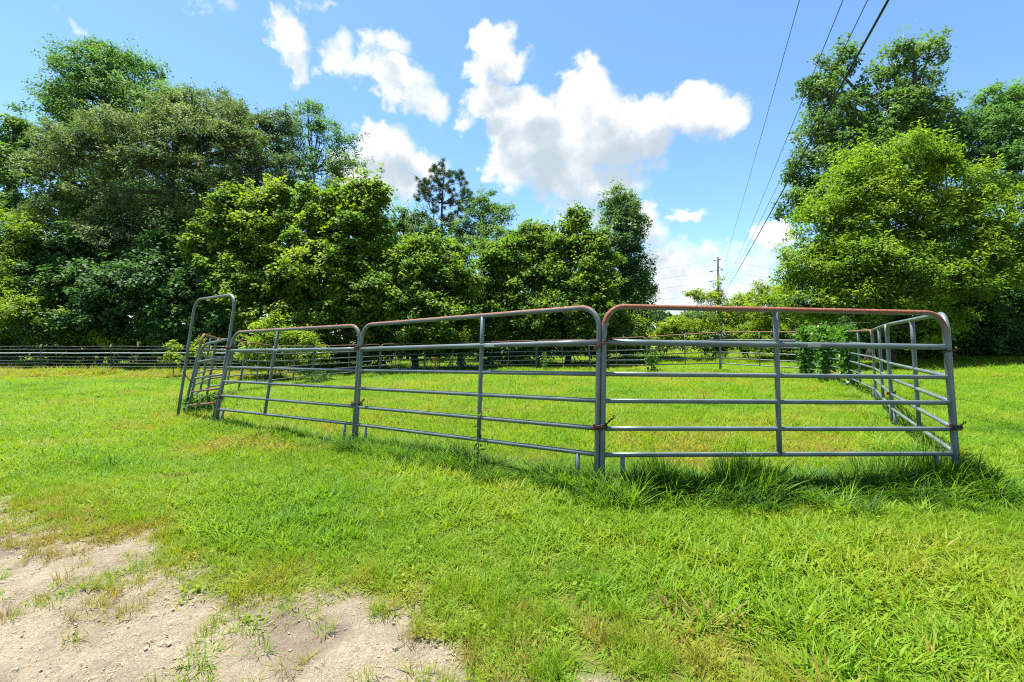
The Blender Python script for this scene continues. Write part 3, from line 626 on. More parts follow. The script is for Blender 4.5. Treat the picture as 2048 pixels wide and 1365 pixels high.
tree('feathery_tree', 'feathery olive tree with an arching branch right of the pine', 960, 33,
     [(950,440,30,34),(985,440,24,24),(975,480,44,36),(930,470,26,40),(1005,437,16,8),(1000,490,30,26),(940,510,50,30),(965,412,14,14)], B(13000), .2, L_mid, 23, .14, limbs=10, w_ratio=.32, droop=.7, tone0=.62, submax=.6)
tree('sweetgum_tree', 'green tree with yellow tips right of the pine', 1040, 28,
     [(1000,520,34,34),(1050,495,40,30),(1030,540,60,44),(1090,500,26,34),(1080,550,44,44),(980,560,40,40),(1040,600,70,44),(1070,640,60,34),(990,610,40,36)], B(36000), .18, L_maple, 24, .18, limbs=10, w_ratio=.7, stems=2, tone0=.36)
tree('sweetgum_tree', 'yellow-tipped tree just left of the dark columnar tree', 1150, 27.5,
     [(1130,500,34,30),(1170,500,34,28),(1150,550,56,44),(1195,540,30,40),(1110,570,36,36),(1160,600,60,44),(1130,640,60,40),(1195,620,30,40),(1156,468,14,22),(1150,448,6,10)], B(34000), .18, L_maple, 25, .17, limbs=10, w_ratio=.7, stems=2, tone0=.38)
tree('columnar_tree', 'tall dark columnar tree standing at the right end of the middle row', 1250, 31,
     [(1240,430,36,34),(1255,470,44,40),(1235,500,44,44),(1265,530,40,52),(1235,560,46,48),(1262,590,44,46),(1240,630,52,36),(1237,402,14,18),(1225,425,16,20)], B(36000), .17, L_gum, 26, .24, limbs=10, w_ratio=.5, tone0=.58, spires=0)
tree('sweetgum_tree', 'tall dark green tree with several leaders on the right side', 1720, 27,
     [(1672,128,26,34),(1652,180,40,32),(1676,230,40,40),(1640,270,36,44),(1640,340,50,56),(1700,330,60,56),(1788,128,28,40),(1765,180,40,34),(1856,112,24,26),(1838,165,26,26),(1780,240,60,44),(1740,290,60,50),(1850,270,50,50),(1630,410,44,40),(1870,240,30,30),(1830,215,40,34),(1690,400,60,50)], B(50000), .17, L_gum, 27, .42, limbs=12, w_ratio=.6, tone0=.58, spires=0, sub=.30, submax=.8)
tree('elm_tree', 'big bright green rounded tree on the right side of the field', 1790, 21.5,
     [(1780,350,90,58),(1840,330,70,40),(1700,400,80,54),(1900,380,80,50),(1760,440,110,60),(1660,470,60,56),(1880,460,100,60),(1980,440,80,60),(1620,540,50,50),(1720,540,90,60),(1840,560,110,60),(1950,540,80,60),(1700,610,80,44),(1620,600,56,36),(1800,640,110,44),(1730,310,34,24),(2040,500,60,60)], B(110000), .16, L_lime, 28, .34, limbs=10, w_ratio=.42, stems=3, tone0=.42, droop=.5, spires=0, sub=.28)
tree('locust_tree', 'feathery green tree at the top right corner behind the bright rounded tree', 2010, 27,
     [(1985,230,44,34),(2040,215,50,34),(1960,280,60,44),(2040,290,70,54),(2090,240,50,50),(1990,340,80,44),(2070,360,70,50),(1930,300,36,36)], B(34000), .2, L_locust, 29, .3, limbs=8, w_ratio=.36, tone0=.58, droop=.6)
tree('understory_tree', 'dark dense shrub mass under the bright tree at the right edge', 1950, 24,
     [(1880,640,80,50),(1960,600,80,60),(2040,620,70,60),(1820,670,70,34),(1930,670,90,36),(2030,690,80,30),(2080,560,60,60)], B(36000), .2, L_dark, 30, .16, limbs=8, w_ratio=.6, stems=4, tone0=.45)
# the pine: bare trunk, short branches with needle tufts
def pine():
    d = 33.0; bx = (893 - CX) / F * d; bz = tz(bx, d); e = empty('pine_tree', (bx, d, bz)); tag(e, 'thin pine with tufted needles and dead grey branches on its left side', 'tree', 'trees round the field')
    r = np.random.default_rng(41); mb = MB(); top = W(885, 335, d); b = np.array([bx, d, bz - .2])
    f = np.linspace(0, 1, 12)[:, None]; pts = b * (1 - f) + top * f; pts[:, 0] += (.16 * np.sin(f * 7))[:, 0]; mb.tube(pts, np.linspace(.2, .035, 12), 8)
    V = []; T = []
    tips = [(885,335),(870,350),(905,352),(860,375),(925,362),(845,380),(893,372),(912,385),(935,392),(880,392),(860,398),(840,395),(900,405),(925,415),(872,420),(915,430),(888,440),(845,365),(930,375),(905,440),(890,350),(875,365),(918,400),(936,405),(850,385),(866,340),(922,350)]
    for (x, y) in tips:
        tp = W(x, y, d + r.uniform(-1.4, 1.4)); j = np.argmin(abs(pts[:, 2] - (tp[2] - .7))); p0 = pts[j]; g_ = np.linspace(0, 1, 5)[:, None]
        br = p0 * (1 - g_) + tp * g_; br[1:-1, 2] -= .12; mb.tube(br, np.linspace(.04, .012, 5), 5, cap=False)
        for k in range(7):
            c = tp + r.normal(0, .24, 3) * np.array([1, 1, .7]); n = 95; A = unit(r.normal(0, 1, (n, 3)) + np.array([0, 0, .5])); S = unit(np.cross(A, r.normal(0, 1, (n, 3)))); L = r.uniform(.16, .30, n)[:, None]
            V.append(np.stack([c + A * .02 - S * .008, c + A * .02 + S * .008, c + A * L + S * .007, c + A * L - S * .007], 1).reshape(-1, 3)); T.append(np.clip(r.normal(.5, .2) + r.normal(0, .1, n), 0, 1))
    quads_object('crown', np.concatenate(V), L_pine, e, {'tone': np.concatenate(T)}, origin=(bx, d, bz))
    mb.build('trunk', M_pinebark, e)
    mb = MB()
    for k in range(9):
        p0 = W(872 - r.uniform(0, 6), 470 - k * 7, d); tp = W(828 + r.uniform(0, 26), 455 - k * 12 + r.uniform(-8, 8), d + r.uniform(-.8, .8)); g_ = np.linspace(0, 1, 6)[:, None]
        br = p0 * (1 - g_) + tp * g_; br[1:-1] += r.normal(0, .06, (4, 3)); mb.tube(br, np.linspace(.03, .008, 6), 5, cap=False)
        for q in range(5): s = br[2 + q % 4]; mb.tube([s, s + r.normal(0, .28, 3) + np.array([-.1, 0, .22])], [.012, .005], 4, cap=False)
    f = np.linspace(0, 1, 8)[:, None]; s = W(893, 560, d) * (1 - f) + W(862, 440, d) * f; s[:, 0] -= (.25 * np.sin(f * 3))[:, 0]; mb.tube(s, np.linspace(.09, .03, 8), 6)
    mb.build('dead_branch', M_deadwood, e)
pine()
def snag():
    d = 31.0; b = np.array([(815 - CX) / F * d, d, 0]); b[2] = tz(b[0], d); r = np.random.default_rng(5); mb = MB()
    for (x, y) in ((828, 415), (812, 425), (832, 440)):
        f = np.linspace(0, 1, 8)[:, None]; p = b * (1 - f) + W(x, y, d) * f; p[1:-1] += r.normal(0, .07, (6, 3)); mb.tube(p, np.linspace(.10, .02, 8), 6)
        for k in range(5): s = p[4 + k % 3]; mb.tube([s, s + r.normal(0, .35, 3) + np.array([0, 0, .5])], [.02, .006], 4)
    tag(mb.build('dead_tree', M_deadwood, loc=b), 'bare dead forked stems standing left of the pine', 'tree')
snag()

# shrubs, saplings, weeds
def shrub(name, label, base_px, d, ells, budget, size, m, seed, cat='shrub', group='shrubs along the field edge', **kw):
    kw.setdefault('limbs', 8); kw.setdefault('skirt', .6); kw.setdefault('submin', .15); kw.setdefault('clump', .2); kw.setdefault('stems', 4); kw.setdefault('trunk_r', .05)
    return tree(name, label, base_px, d, ells, budget, size, m, seed, group=group, cat=cat, **kw)
shrub('shrub', 'bright green leafy shrub just behind the leaning left panel', 545, 20, [(545,660,30,18),(520,690,36,24),(575,690,40,24),(545,715,60,26),(600,680,30,16),(545,642,12,10),(620,715,30,22)], B(9000), .13, L_lime, 51, w_ratio=.42, tone0=.55)
shrub('sapling', 'small bright sapling standing in front of the wire fence', 346, 19.6, [(345,700,12,9),(340,712,10,9),(350,718,11,8),(346,692,8,6)], 900, .09, L_lime, 52, 'sapling', 'saplings by the wire fence', stems=1, trunk_r=.02, w_ratio=.5, tone0=.55, clump=.1)
shrub('sapling', 'small yellow-green sapling seen through the hoop gate leaf', 415, 17.5, [(405,690,8,14),(412,708,14,10),(398,705,10,10)], 700, .09, L_lime, 53, 'sapling', 'saplings by the wire fence', stems=2, trunk_r=.015, w_ratio=.5, tone0=.62, clump=.1)
shrub('shrub', 'low light green shrubs at the foot of the middle trees, beside the near panel upright', 985, 26, [(960,660,36,20),(1000,665,40,22),(940,685,40,16),(1020,690,44,18),(985,640,20,14)], B(9000), .15, L_lime, 54, tone0=.42, w_ratio=.45)
shrub('shrub', 'upright yellow-green shrub left of the nearest chained post', 1085, 26, [(1080,620,18,22),(1095,650,26,24),(1065,660,26,22),(1100,685,34,20),(1075,690,40,16)], B(8000), .15, L_maple, 55, tone0=.5, w_ratio=.6)
shrub('shrub', 'yellowish shrub right behind the nearest chained post', 1245, 25.5, [(1225,645,24,22),(1262,660,26,24),(1240,685,46,22),(1275,690,24,16),(1210,625,14,14)], B(9000), .14, L_maple, 56, tone0=.56, w_ratio=.6)
shrub('shrub', 'yellow-green shrub below the distant trees in the gap', 1330, 27, [(1335,665,34,20),(1310,690,40,18),(1370,680,40,22),(1350,650,20,12)], B(9000), .14, L_lime, 57, tone0=.66, w_ratio=.45)
shrub('sumac_shrub', 'feathery yellow-green sumac in front of the utility pole', 1450, 27, [(1430,640,50,26),(1480,620,40,24),(1420,598,26,12),(1390,590,14,8),(1460,675,70,26),(1510,650,50,30),(1440,565,8,14),(1500,600,26,14)], B(15000), .16, L_lime, 58, w_ratio=.3, tone0=.6, droop=.55)
shrub('sumac_shrub', 'tall feathery sumac against the bright tree on the right', 1570, 25, [(1560,600,40,24),(1590,630,50,36),(1530,620,34,24),(1550,665,60,34),(1600,670,50,30),(1520,577,14,10),(1580,570,26,22)], B(15000), .16, L_lime, 59, w_ratio=.3, tone0=.52, droop=.55)
shrub('shrub', 'dark low thicket behind the far right panels', 1530, 27, [(1480,690,50,20),(1540,690,50,20),(1600,690,50,22),(1650,690,50,26),(1700,680,50,34),(1430,695,30,14)], B(14000), .13, L_gum, 60, w_ratio=.6, tone0=.6)
shrub('shrub', 'loose green shrub at the foot of the tall maple, behind the far left panels', 740, 25, [(720,690,34,20),(760,680,30,22),(790,700,36,16),(745,665,16,12)], B(6000), .14, L_mid, 62, tone0=.55, w_ratio=.5)
shrub('shrub', 'loose light green shrub at the foot of the rounded maple', 880, 25, [(860,690,36,20),(900,680,30,20),(925,698,30,14),(880,662,16,12)], B(6000), .14, L_lime, 63, tone0=.4, w_ratio=.5)
shrub('shrub', 'bright low shrub under the yellow-tipped tree, left of the nearest chained post', 1160, 25.5, [(1150,690,34,18),(1185,680,26,22),(1130,672,18,14)], B(6000), .14, L_lime, 64, tone0=.45, w_ratio=.5)
shrub('brush', 'heap of brown dead brush under the trees behind the far left panel', 690, 25.5, [(660,700,26,12),(700,712,34,10),(645,690,12,14),(735,715,20,8)], 2600, .14, L_brown, 61, 'brush', None, tone0=.4)
# climbing vines on the far right panels
def vine(label, k0, k1, u, seed, wd, n, hmax=PH + .1):
    r = np.random.default_rng(seed); c = base[k0] * (1 - u) + base[k1] * u; tv = topv[k0] * (1 - u) + topv[k1] * u
    al = unit((base[k1] - base[k0])[None])[0]; e = empty('climbing_vine', tuple(c)); tag(e, label, 'vine', 'vines climbing the pen')
    h = r.beta(1.25, 1.0, n) * hmax; kc = fbm(h * 4 + seed, r.uniform(0, 6, n), 2); h = h[kc > .40]; n = len(h); prof = .45 + .8 * np.abs(2 * h / hmax - .85) ** 1.5 + .3 * np.sin(h * 9 + seed)
    C = c + tv * h[:, None] + al * (r.normal(0, wd, n) * prof)[:, None]; dr = r.normal(0, .09, (n, 2)); C[:, :2] += dr
    top = h > hmax * .86; C[top] += al * r.normal(0, wd * 1.1, (top.sum(), 1)) + np.array([0, 0, 1.0]) * np.abs(r.normal(0, .07, (top.sum(), 1))); out = unit(np.concatenate([dr, np.full((n, 1), .03)], 1))
    V, t = leaves(C, out, np.full(n, .5) + .1 * (h / hmax - .5), .105, .85, .04, .6, .6, r=r)
    quads_object('foliage', V, L_vine, e, {'tone': t}, origin=tuple(c)); mb = MB()
    for k in range(5):
        f = np.linspace(0, hmax, 10); mb.tube(np.array([c + tv * x + al * r.normal(0, wd * .35) + np.array([0, r.normal(0, .05), 0]) for x in f]), .009, 5, cap=False)
    for k in range(6):
        s = c + tv * (hmax * .95) + al * r.normal(0, wd); p = [s, s + np.array([r.normal(0, .12), 0, .16]), s + np.array([r.normal(0, .3), 0, .22])]; mb.tube(p, .006, 4, cap=False)
    mb.build('stem', M_bark, e)
vine('dense green vine column on the far pen, leftmost of three', 'G', 'F', 0.02, 71, .15, 2000)
vine('dense green vine column on the pen, middle of three', 'G', 'F', .52, 72, .14, 1700)
vine('thinner vine column round the pen post nearest the right double posts', 'F', 'E', 0.0, 73, .11, 1000)
def rail_vine():
    r = np.random.default_rng(75); n = 900; f = r.uniform(-.06, 1.0, n); c0 = base['G'] + topv['G'] * PH; c1 = base['F'] + topv['F'] * PH; C = c0 * (1 - f[:, None]) + c1 * f[:, None]
    hang = np.abs(r.normal(0, .16, n)) * (.4 + 1.2 * fbm(f * 7, f * 0 + 3, 2)); C[:, 2] += .10 * r.random(n) - hang; C[:, :2] += r.normal(0, .06, (n, 2)); o = tuple(c0 * .5 + c1 * .5)
    e = empty('climbing_vine', o); tag(e, 'thin vine strands hanging along the top rail between the vine columns', 'vine', 'vines climbing the pen')
    V, t = leaves(C, unit(r.normal(0, 1, (n, 3))), np.full(n, .62), .09, .85, .03, .6, .6, r=r); quads_object('foliage', V, L_vine, e, {'tone': t}, origin=o)
    mb = MB(); g_ = np.linspace(-.06, 1, 14)[:, None]; p = c0 * (1 - g_) + c1 * g_; p[:, 2] += .03 + r.normal(0, .02, 14); mb.tube(p, .008, 5); mb.build('stem', M_bark, e)
rail_vine()
vine('small leafy vine at the foot of the far panel post behind the nearest post', 'I', 'H', .06, 74, .13, 260, 0.8)
def weed(label, x, y, h, seed, m, n=60, lean=(0, 0), sz=.05, width=.10, name='weed', cat='weed'):
    r = np.random.default_rng(seed); z = tz(x, y); e = empty(name, (x, y, z)); tag(e, label, cat, 'weeds standing in the pen'); C = []; O = []; mb = MB()
    for s in range(r.integers(1, 4) if width > .08 else 1):
        o2 = np.array([r.normal(0, width * .4), r.normal(0, width * .4), 0]); f = np.linspace(0, 1, 6)[:, None]
        p = np.array([x, y, z]) + o2 + np.array([lean[0], lean[1], h]) * f; mb.tube(p, np.linspace(.006, .003, 6), 5, cap=False)
        q = r.uniform(.12, 1, n); C.append(np.array([x, y, z]) + o2 + np.array([lean[0], lean[1], h]) * q[:, None]); a = r.uniform(0, 6.28, n); O.append(np.stack([np.cos(a), np.sin(a), r.normal(.2, .2, n)], 1))
    C = np.concatenate(C); O = unit(np.concatenate(O)); V, t = leaves(C + O * width * .2, O, np.full(len(C), .45), sz, .28, width * .2, .5, .2, r=r)
    quads_object('foliage', V, m, e, {'tone': t}, origin=(x, y, z)); mb.build('stem', M_bark, e)
pb = (base['A'] * .605 + base['B'] * .395)
weed('tall narrow weed growing against the upright of the near left panel', pb[0] - .01, pb[1] - .05, .55, 81, L_mid, 46, (.02, 0), .065, .05)
weed('reddish seeding weed by the post of the short far panel', (872 - CX) / F * 21.5, 21.5, .85, 82, L_brown, 60, (0, 0), .08, .22)
weed('leafy green weed low at a far post of the pen', (1090 - CX) / F * 22.4, 22.4, .9, 83, L_mid, 90, (0, 0), .09, .25)
weed('broad dark weed at the foot of the far left panel', (640 - CX) / F * 18.2, 18.2, .4, 84, L_dark, 160, (0, 0), .14, .6)
weed('leafy weed tuft in the shade beside the hoop gate', (400 - CX) / F * 8.4, 8.4, .3, 85, L_mid, 120, (0, 0), .10, .3)

# far woods and the wood behind the tree row
def mass(name, label, boxes, budget, size, m, seed):
    r = np.random.default_rng(seed); C = []; 
    for (x0, x1, ytop, d, depth, wt) in boxes:
        n = int(budget * wt); px = r.uniform(x0, x1, n); dd = d + r.uniform(0, depth, n)
        X = (px - CX) / F * dd; zt = HC + (HY - ytop) / F * dd; zg = -1.2
        topn = zt * (.72 + .5 * fbm(X * .22 + 9, dd * .05, 3)); z = zg + (topn - zg) * np.sqrt(r.uniform(0, 1, n)); cl = fbm(X * .6, z * .6 + dd * .3, 3)
        k = cl > .40; C.append(np.stack([X, dd, z], 1)[k])
    C = np.concatenate(C); V, t = leaves(C, unit(r.normal(0, 1, C.shape)), np.clip(.45 + r.normal(0, .1, len(C)), 0, 1), size, .7, .2, r=r)
    o = quads_object(name, V, m, None, {'tone': t}); tag(o, label, 'woods', kind='stuff')
mass('woods', 'dark woods behind the row of trees', [(-260, 120, 470, 41, 6, .17), (120, 560, 360, 41, 6, .40), (540, 800, 490, 41, 6, .14), (740, 1300, 560, 38, 6, .19), (1640, 2300, 480, 33, 6, .14)], B(150000), .42, L_dark, 91)
mass('distant_woods', 'distant woods seen in the gap left of the utility pole', [(1240, 1760, 622, 170, 20, 1.0)], B(26000), 1.1, L_far, 92)

def undergrowth(name, label, row, budget, size, m, seed, tone0):
    E = [px_ell((px, y, rx, ry), d) for (px, y, rx, ry, d) in row]
    V, t, _ = crown(E, budget, size, seed, submin=.25, submax=.6, clump=.22, tone0=tone0, lowcut=-1, w_ratio=.6)
    V[:, 2] = np.maximum(V[:, 2], -.6); tag(quads_object(name, V, m, None, {'tone': t}), label, 'undergrowth', kind='stuff')
r = np.random.default_rng(95)
undergrowth('undergrowth', 'dark undergrowth round the feet of the trees', [(px + r.normal(0, 8), r.uniform(680, 704), r.uniform(34, 56), r.uniform(20, 36), r.uniform(24.5, 26.5)) for px in np.arange(-120, 1290, 30)]
            + [(px, r.uniform(665, 690), 50, 34, r.uniform(24.5, 26)) for px in np.arange(1700, 2200, 50)], B(80000), .17, L_dark, 96, .5)
undergrowth('bramble', 'patches of yellow-green leaves low behind the wire fence', [(px + r.normal(0, 14), r.uniform(668, 688), r.uniform(12, 24), r.uniform(7, 13), r.uniform(23.6, 24.6)) for px in np.arange(-60, 480, 42)], B(6000), .15, L_lime, 97, .55)

# ------------------------------------------------------------------ grass
PROTO = bpy.data.collections.new('grass_prototypes')
def proto(name, n, rad, h, wd, seed, lean=.6, curl=.8, segs=3):
    r = np.random.default_rng(seed); V = []; Fc = []
    for i in range(n):
        a = r.uniform(0, 6.283); rr = rad * math.sqrt(r.random()); p = np.array([rr * math.cos(a), rr * math.sin(a), -.004])
        b = a + r.normal(0, .9); hd = np.array([math.cos(b), math.sin(b), 0]); sd_ = np.array([-math.sin(b), math.cos(b), 0]); tw = r.normal(0, .5); sd_ = sd_ * math.cos(tw) + np.array([0, 0, 1]) * math.sin(tw) * .5
        L = h * r.uniform(.5, 1.2); ang = abs(r.normal(lean, .35)); w_ = wd * r.uniform(.7, 1.3); k0 = len(V); q = p.copy()
        for s in range(segs + 1):
            wf = (1 - (s / segs) ** 1.6) * w_ * (.75 + .5 * math.sin(math.pi * s / segs))
            if s == segs: V.append(q.copy())
            else: V += [q - sd_ * wf / 2, q + sd_ * wf / 2]
            th = ang + curl * (s / segs) * r.uniform(.6, 1.2); q = q + L / segs * (hd * math.sin(th) + np.array([0, 0, math.cos(th)]))
        for s in range(segs):
            if s < segs - 1: Fc.append([k0 + 2 * s, k0 + 2 * s + 1, k0 + 2 * s + 3, k0 + 2 * s + 2])
            else: Fc.append([k0 + 2 * s, k0 + 2 * s + 1, k0 + 2 * s + 2])
    me = bpy.data.meshes.new(name); me.from_pydata([tuple(v) for v in V], [], Fc); me.materials.append(M_grass)
    o = bpy.data.objects.new(name, me); PROTO.objects.link(o)
def proto_weed(name, n, size, seed):
    r = np.random.default_rng(seed); C = r.normal(0, .03, (n, 3)); C[:, 2] = abs(C[:, 2]) * .7 + .012; V, _ = leaves(C, unit(r.normal(0, 1, (n, 3)) * np.array([1, 1, .2])), np.zeros(n), size, .75, .004, .9, .1, r=r)
    me = bpy.data.meshes.new(name); me.from_pydata(V.tolist(), [], [[4 * i, 4 * i + 1, 4 * i + 2, 4 * i + 3] for i in range(n)]); me.materials.append(M_grass)
    o = bpy.data.objects.new(name, me); PROTO.objects.link(o)
for i in range(4): proto(f'tuft_a{i}', 60, .085, .062, .0042, 100 + i, .75, .9)          # 0-3 short mown turf
for i in range(3): proto(f'tuft_b{i}', 26, .06, .115, .0078, 110 + i, .95, .7)           # 4-6 broad crabgrass
for i in range(3): proto(f'tuft_c{i}', 34, .06, .30, .0085, 120 + i, .30, 1.15, 5)        # 7-9 tall grass
for i in range(2): proto_weed(f'tuft_d{i}', 34, .019, 130 + i)                            # 10-11 low broad leaves
for i in range(2): proto(f'tuft_e{i}', 40, .035, .10, .0026, 140 + i, .35, .5)           # 12-13 fine upright tussock
def scatter(name, label, P, scale, hscale, kind_i, tone, seed, collection=PROTO):
    r = np.random.default_rng(seed); n = len(P); me = bpy.data.meshes.new(name); me.vertices.add(n); me.vertices.foreach_set('co', np.asarray(P, np.float32).ravel())
    rot = np.stack([r.normal(0, .10, n), r.normal(0, .10, n), r.uniform(0, 6.283, n)], 1).astype(np.float32)
    sc = np.stack([scale, scale, hscale], 1).astype(np.float32)
    me.attributes.new('rot', 'FLOAT_VECTOR', 'POINT').data.foreach_set('vector', rot.ravel()); me.attributes.new('scl', 'FLOAT_VECTOR', 'POINT').data.foreach_set('vector', sc.ravel())
    me.attributes.new('tone', 'FLOAT', 'POINT').data.foreach_set('value', np.asarray(tone, np.float32)); me.attributes.new('pick', 'INT', 'POINT').data.foreach_set('value', np.asarray(kind_i, np.int32))
    o = bpy.data.objects.new(name, me); COL.objects.link(o); tag(o, label, name.replace('_', ' '), kind='stuff')
    ng = bpy.data.node_groups.new(name, 'GeometryNodeTree'); ng.interface.new_socket('Geometry', in_out='INPUT', socket_type='NodeSocketGeometry'); ng.interface.new_socket('Geometry', in_out='OUTPUT', socket_type='NodeSocketGeometry')
    gi = ng.nodes.new('NodeGroupInput'); go = ng.nodes.new('NodeGroupOutput'); ip = ng.nodes.new('GeometryNodeInstanceOnPoints'); ci = ng.nodes.new('GeometryNodeCollectionInfo')
    ci.inputs['Collection'].default_value = collection; ci.inputs['Separate Children'].default_value = True; ci.inputs['Reset Children'].default_value = True
    def attr(nm, dt):
        a = ng.nodes.new('GeometryNodeInputNamedAttribute'); a.data_type = dt; a.inputs['Name'].default_value = nm; return a.outputs['Attribute']
    mp = ng.nodes.new('GeometryNodeMeshToPoints'); ng.links.new(gi.outputs[0], mp.inputs[0]); ng.links.new(mp.outputs[0], ip.inputs['Points'])
    ng.links.new(ci.outputs[0], ip.inputs['Instance']); ip.inputs['Pick Instance'].default_value = True
    ng.links.new(attr('pick', 'INT'), ip.inputs['Instance Index']); ng.links.new(attr('scl', 'FLOAT_VECTOR'), ip.inputs['Scale'])
    e2r = ng.nodes.new('FunctionNodeEulerToRotation'); ng.links.new(attr('rot', 'FLOAT_VECTOR'), e2r.inputs[0]); ng.links.new(e2r.outputs[0], ip.inputs['Rotation'])
    ng.links.new(ip.outputs[0], go.inputs[0]); md = o.modifiers.new('scatter', 'NODES'); md.node_group = ng
    return o
def band(d0, d1, dens, seed):
    r = np.random.default_rng(seed); n = int(dens * (1.25 * (d1 ** 2 - d0 ** 2) + 6 * (d1 - d0))); d = np.sqrt(r.uniform(d0 ** 2, d1 ** 2, n)); x = r.uniform(-1, 1, n) * (1.25 * d + 3.0); return np.stack([x, d], 1)
XY = np.concatenate([band(0.6, 4, 340, 1), band(4, 8, 190, 2), band(8, 16, 75, 3), band(16, 40, 22, 4)])
r = np.random.default_rng(9); x, y = XY.T; n = len(x); dm = dirt(x, y); patch = fbm(x * 1.1, y * 1.1, 4); big = fbm(x * .35 + 3, y * .35, 3)
keep_p = np.clip(.5 - dm / .35, 0, 1) * .97 + .05 * (patch > .45); keep = r.random(n) < keep_p * np.where(y > 34, .5, 1)
tuft_in_dirt = (dm > .0) & (fbm(x * 3.3 + 40, y * 3.3, 3) > .515) & (r.random(n) < .5); keep |= tuft_in_dirt
x, y, dm, patch, big, tid = x[keep], y[keep], dm[keep], patch[keep], big[keep], tuft_in_dirt[keep]; n = len(x)
kind_i = r.integers(0, 4, n); u = r.random(n); crab = fbm(x * .9 + 20, y * .9 + 7, 3)
kind_i = np.where(u < np.clip((crab - .42) * 3.2, .06, .6), 4 + r.integers(0, 3, n), kind_i); kind_i = np.where((u > .97), 10 + r.integers(0, 2, n), kind_i)
kind_i = np.where((dm > -.35) & (u < .55), 12 + r.integers(0, 2, n), kind_i)
thin = np.clip(1 + dm / .8, 0, 1)                         # near the bare earth the turf is thin and yellow
scale = (1 + .085 * np.clip(y - 3, 0, 18)) * r.uniform(.75, 1.3, n) * np.where(tid, .8, 1); hs = (1 + .04 * np.clip(y - 4, 0, 18)) * r.uniform(.7, 1.35, n) * (.75 + .6 * patch) * (1 - .3 * thin)
tone = np.clip(.52 + (patch - .5) * .65 + (big - .5) * .6 + r.normal(0, .11, n) - .20 * thin, 0.02, 1)
cen = np.array([0.8, 13.5]); inside = np.hypot((x - .6) / 8.6, (y - 13.6) / 9.6) < 1; tone = np.where(inside, tone - .06, tone); hs = np.where(inside, hs * 1.25, hs)
dry = (fbm(x * 2.2 + 70, y * 2.2 + 3, 3) > .66) & (r.random(n) < .5); tone = np.where(dry, tone - .3, tone); tone = np.clip(tone, .02, 1)
scatter('grass', 'short bright green mown grass covering the field', np.stack([x, y, terrain(x, y)], 1), scale, hs, kind_i, tone, 20)
# tall grass left unmown along the pen and the wire fence
TP = []; TS = []; TH = []; TT = []; TK = []
def tall(p0, p1, per_m, wd, h, tone, seed, kinds=(7, 10), sc=1.0, off=0.0):
    r = np.random.default_rng(seed); L = np.linalg.norm(p1 - p0); n = int(per_m * L); f = r.uniform(-.03, 1.03, n); dirv = (p1 - p0) / L; nv = np.array([-dirv[1], dirv[0]])
    P = p0 + (p1 - p0) * f[:, None] + nv * (r.normal(0, wd, n) + off)[:, None]; cl = fbm(P[:, 0] * 1.6, P[:, 1] * 1.6, 3)
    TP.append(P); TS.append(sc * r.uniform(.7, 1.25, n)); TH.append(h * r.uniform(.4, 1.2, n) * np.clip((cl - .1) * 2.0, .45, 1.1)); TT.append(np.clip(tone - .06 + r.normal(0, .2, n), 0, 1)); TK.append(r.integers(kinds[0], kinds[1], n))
def b2(k): return base[k][:2]
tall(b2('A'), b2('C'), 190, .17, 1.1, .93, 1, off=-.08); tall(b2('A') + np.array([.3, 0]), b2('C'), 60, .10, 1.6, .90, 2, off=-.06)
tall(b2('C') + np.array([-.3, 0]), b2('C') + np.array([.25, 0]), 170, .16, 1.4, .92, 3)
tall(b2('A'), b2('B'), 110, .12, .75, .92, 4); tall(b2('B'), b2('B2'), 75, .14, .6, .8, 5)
for i, (a, b_) in enumerate((('C', 'D'), ('D', 'E'), ('E', 'F'), ('F', 'G'), ('G', 'H'), ('H', 'I'), ('I', 'J'), ('J', 'K'), ('K', 'L'), ('L', 'M'), ('M', 'N'), ('N', 'O'), ('O', 'P'), ('P', 'Q'), ('Q', 'R'), ('R', 'S'))):
    tall(b2(a), b2(b_), 26, .18, .8, .66, 30 + i, sc=1.5)
tall(np.array([-34., 20.3]), np.array([-11., 20.3]), 60, .40, 1.35, .34, 60, sc=1.9); tall(np.array([-34., 19.4]), np.array([-12., 19.2]), 40, .5, .9, .26, 61, sc=1.9)
tall(np.array([-34., 25.]), np.array([20., 27.]), 14, 1.2, 1.3, .6, 62, sc=2.6); tall(np.array([12., 25.]), np.array([34., 24.5]), 18, .8, 1.3, .7, 63, sc=2.4)
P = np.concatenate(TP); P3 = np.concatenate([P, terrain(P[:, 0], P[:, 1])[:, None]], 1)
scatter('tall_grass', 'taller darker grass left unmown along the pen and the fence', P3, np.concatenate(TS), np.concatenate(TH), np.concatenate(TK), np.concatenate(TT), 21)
# pebbles on the bare earth
PEB = bpy.data.collections.new('pebble_prototypes')
for i in range(3):
    r = np.random.default_rng(150 + i); V = unit(np.array([(a, b, c) for a in (-1, 1) for b in (-1, 1) for c in (-1, 1)], float) + r.normal(0, .25, (8, 3))) * np.array([1, .8, .55])
    me = bpy.data.meshes.new(f'pebble_{i}'); me.from_pydata(V.tolist(), [], [[0,1,3,2],[4,6,7,5],[0,4,5,1],[2,3,7,6],[0,2,6,4],[1,5,7,3]]); me.materials.append(M_stone); PEB.objects.link(bpy.data.objects.new(f'pebble_{i}', me))
M_clod = simple_mat('soil_clod', (0.20, 0.16, 0.115), (0.33, 0.28, 0.205), 30, 0.95)
M_straw = simple_mat('dry_straw', (0.20, 0.16, 0.09), (0.30, 0.25, 0.15), 30, 0.8)
for i in range(2):
    me2 = bpy.data.meshes[f'pebble_{i}'].copy(); me2.materials.clear(); me2.materials.append(M_clod); PEB.objects.link(bpy.data.objects.new(f'soil_clod_{i}', me2))
me = bpy.data.meshes.new('straw'); r = np.random.default_rng(161); V = []; Fc = []
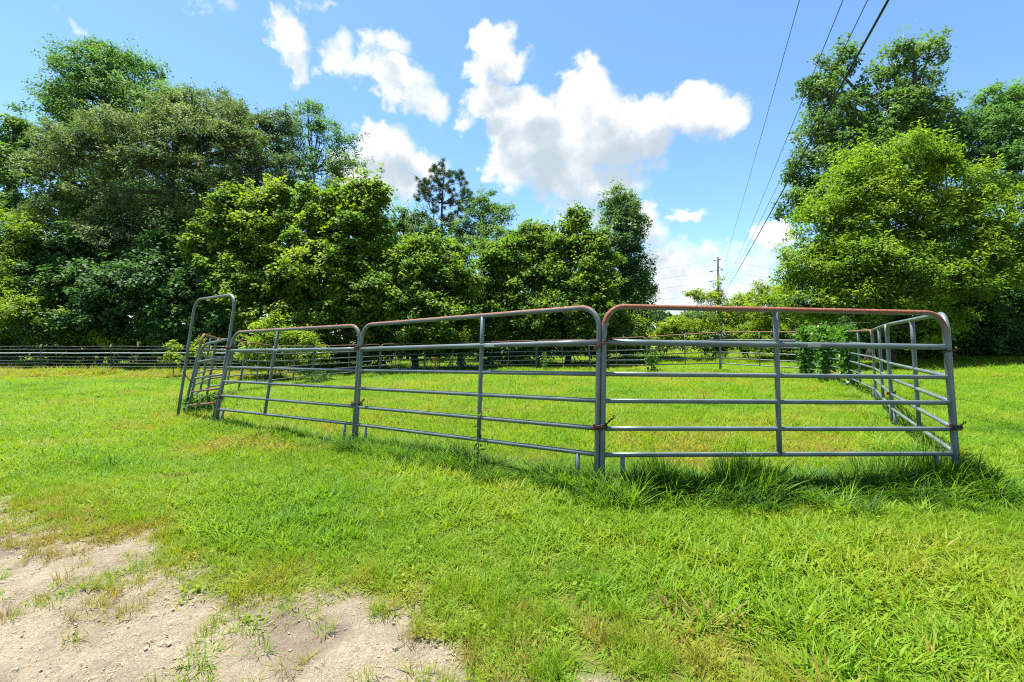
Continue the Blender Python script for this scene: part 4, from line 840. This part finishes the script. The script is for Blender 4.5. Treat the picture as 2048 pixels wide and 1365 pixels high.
for q in range(5):
    a = r.uniform(0, 6.28); p = np.array([r.normal(0, .9), r.normal(0, .9), .15]); dv = np.array([math.cos(a), math.sin(a), r.normal(.08, .1)]) * r.uniform(3, 9); sv = np.array([-math.sin(a), math.cos(a), 0]) * .28
    k0 = len(V); V += [p - sv, p + sv, p + dv * .5 + sv + np.array([0, 0, .5]), p + dv * .5 - sv + np.array([0, 0, .5]), p + dv]; Fc += [[k0, k0 + 1, k0 + 2, k0 + 3], [k0 + 3, k0 + 2, k0 + 4]]
me.from_pydata([tuple(v) for v in V], [], Fc); me.materials.append(M_straw); PEB.objects.link(bpy.data.objects.new('straw', me))
r = np.random.default_rng(160); N0 = 42000; px_ = r.uniform(-6, 1.8, N0); py_ = r.uniform(.8, 5.0, N0); k = (dirt(px_, py_) > -.12 * r.random(N0)); px_, py_ = px_[k], py_[k]; n = len(px_); s = .0019 * np.exp(r.normal(0, .65, n))
u = r.random(n); pk = np.where(u < .12, r.integers(0, 3, n), np.where(u < .93, 3 + r.integers(0, 2, n), 5)); s = np.where(pk == 5, .0036 * r.uniform(.5, 1.5, n), s)
scatter('gravel', 'small pebbles, soil crumbs and dry straw on the bare sandy patch', np.stack([px_, py_, terrain(px_, py_) + .003], 1), s, s, pk, np.zeros(n), 22, PEB)
# dead leaves lying in the lawn
r = np.random.default_rng(170); C = []
for (px, py, nn, sp) in ((355, 950, 40, .06), (1345, 1222, 34, .035), (1605, 1030, 8, .04), (845, 1000, 4, .02), (20, 845, 14, .10), (1500, 890, 22, .10), (1180, 1150, 5, .2), (760, 1176, 5, .1), (1900, 1180, 6, .3), (500, 1010, 5, .2)):
    d = HC * F / (py - HY); X = (px - CX) / F * d; P_ = np.stack([X + r.normal(0, sp, nn), d + r.normal(0, sp, nn)], 1); C.append(np.concatenate([P_, terrain(P_[:, 0], P_[:, 1])[:, None] + r.uniform(.02, .05, (nn, 1))], 1))
C = np.concatenate(C); V, t_ = leaves(C, unit(r.normal(0, 1, C.shape)), np.full(len(C), .5), .022, .6, .004, 1.0, .1, r=r)
tag(quads_object('leaf_litter', V, L_brown, None, {'tone': t_}), 'small brown dead leaves lying in the short grass', 'leaf litter', kind='stuff')
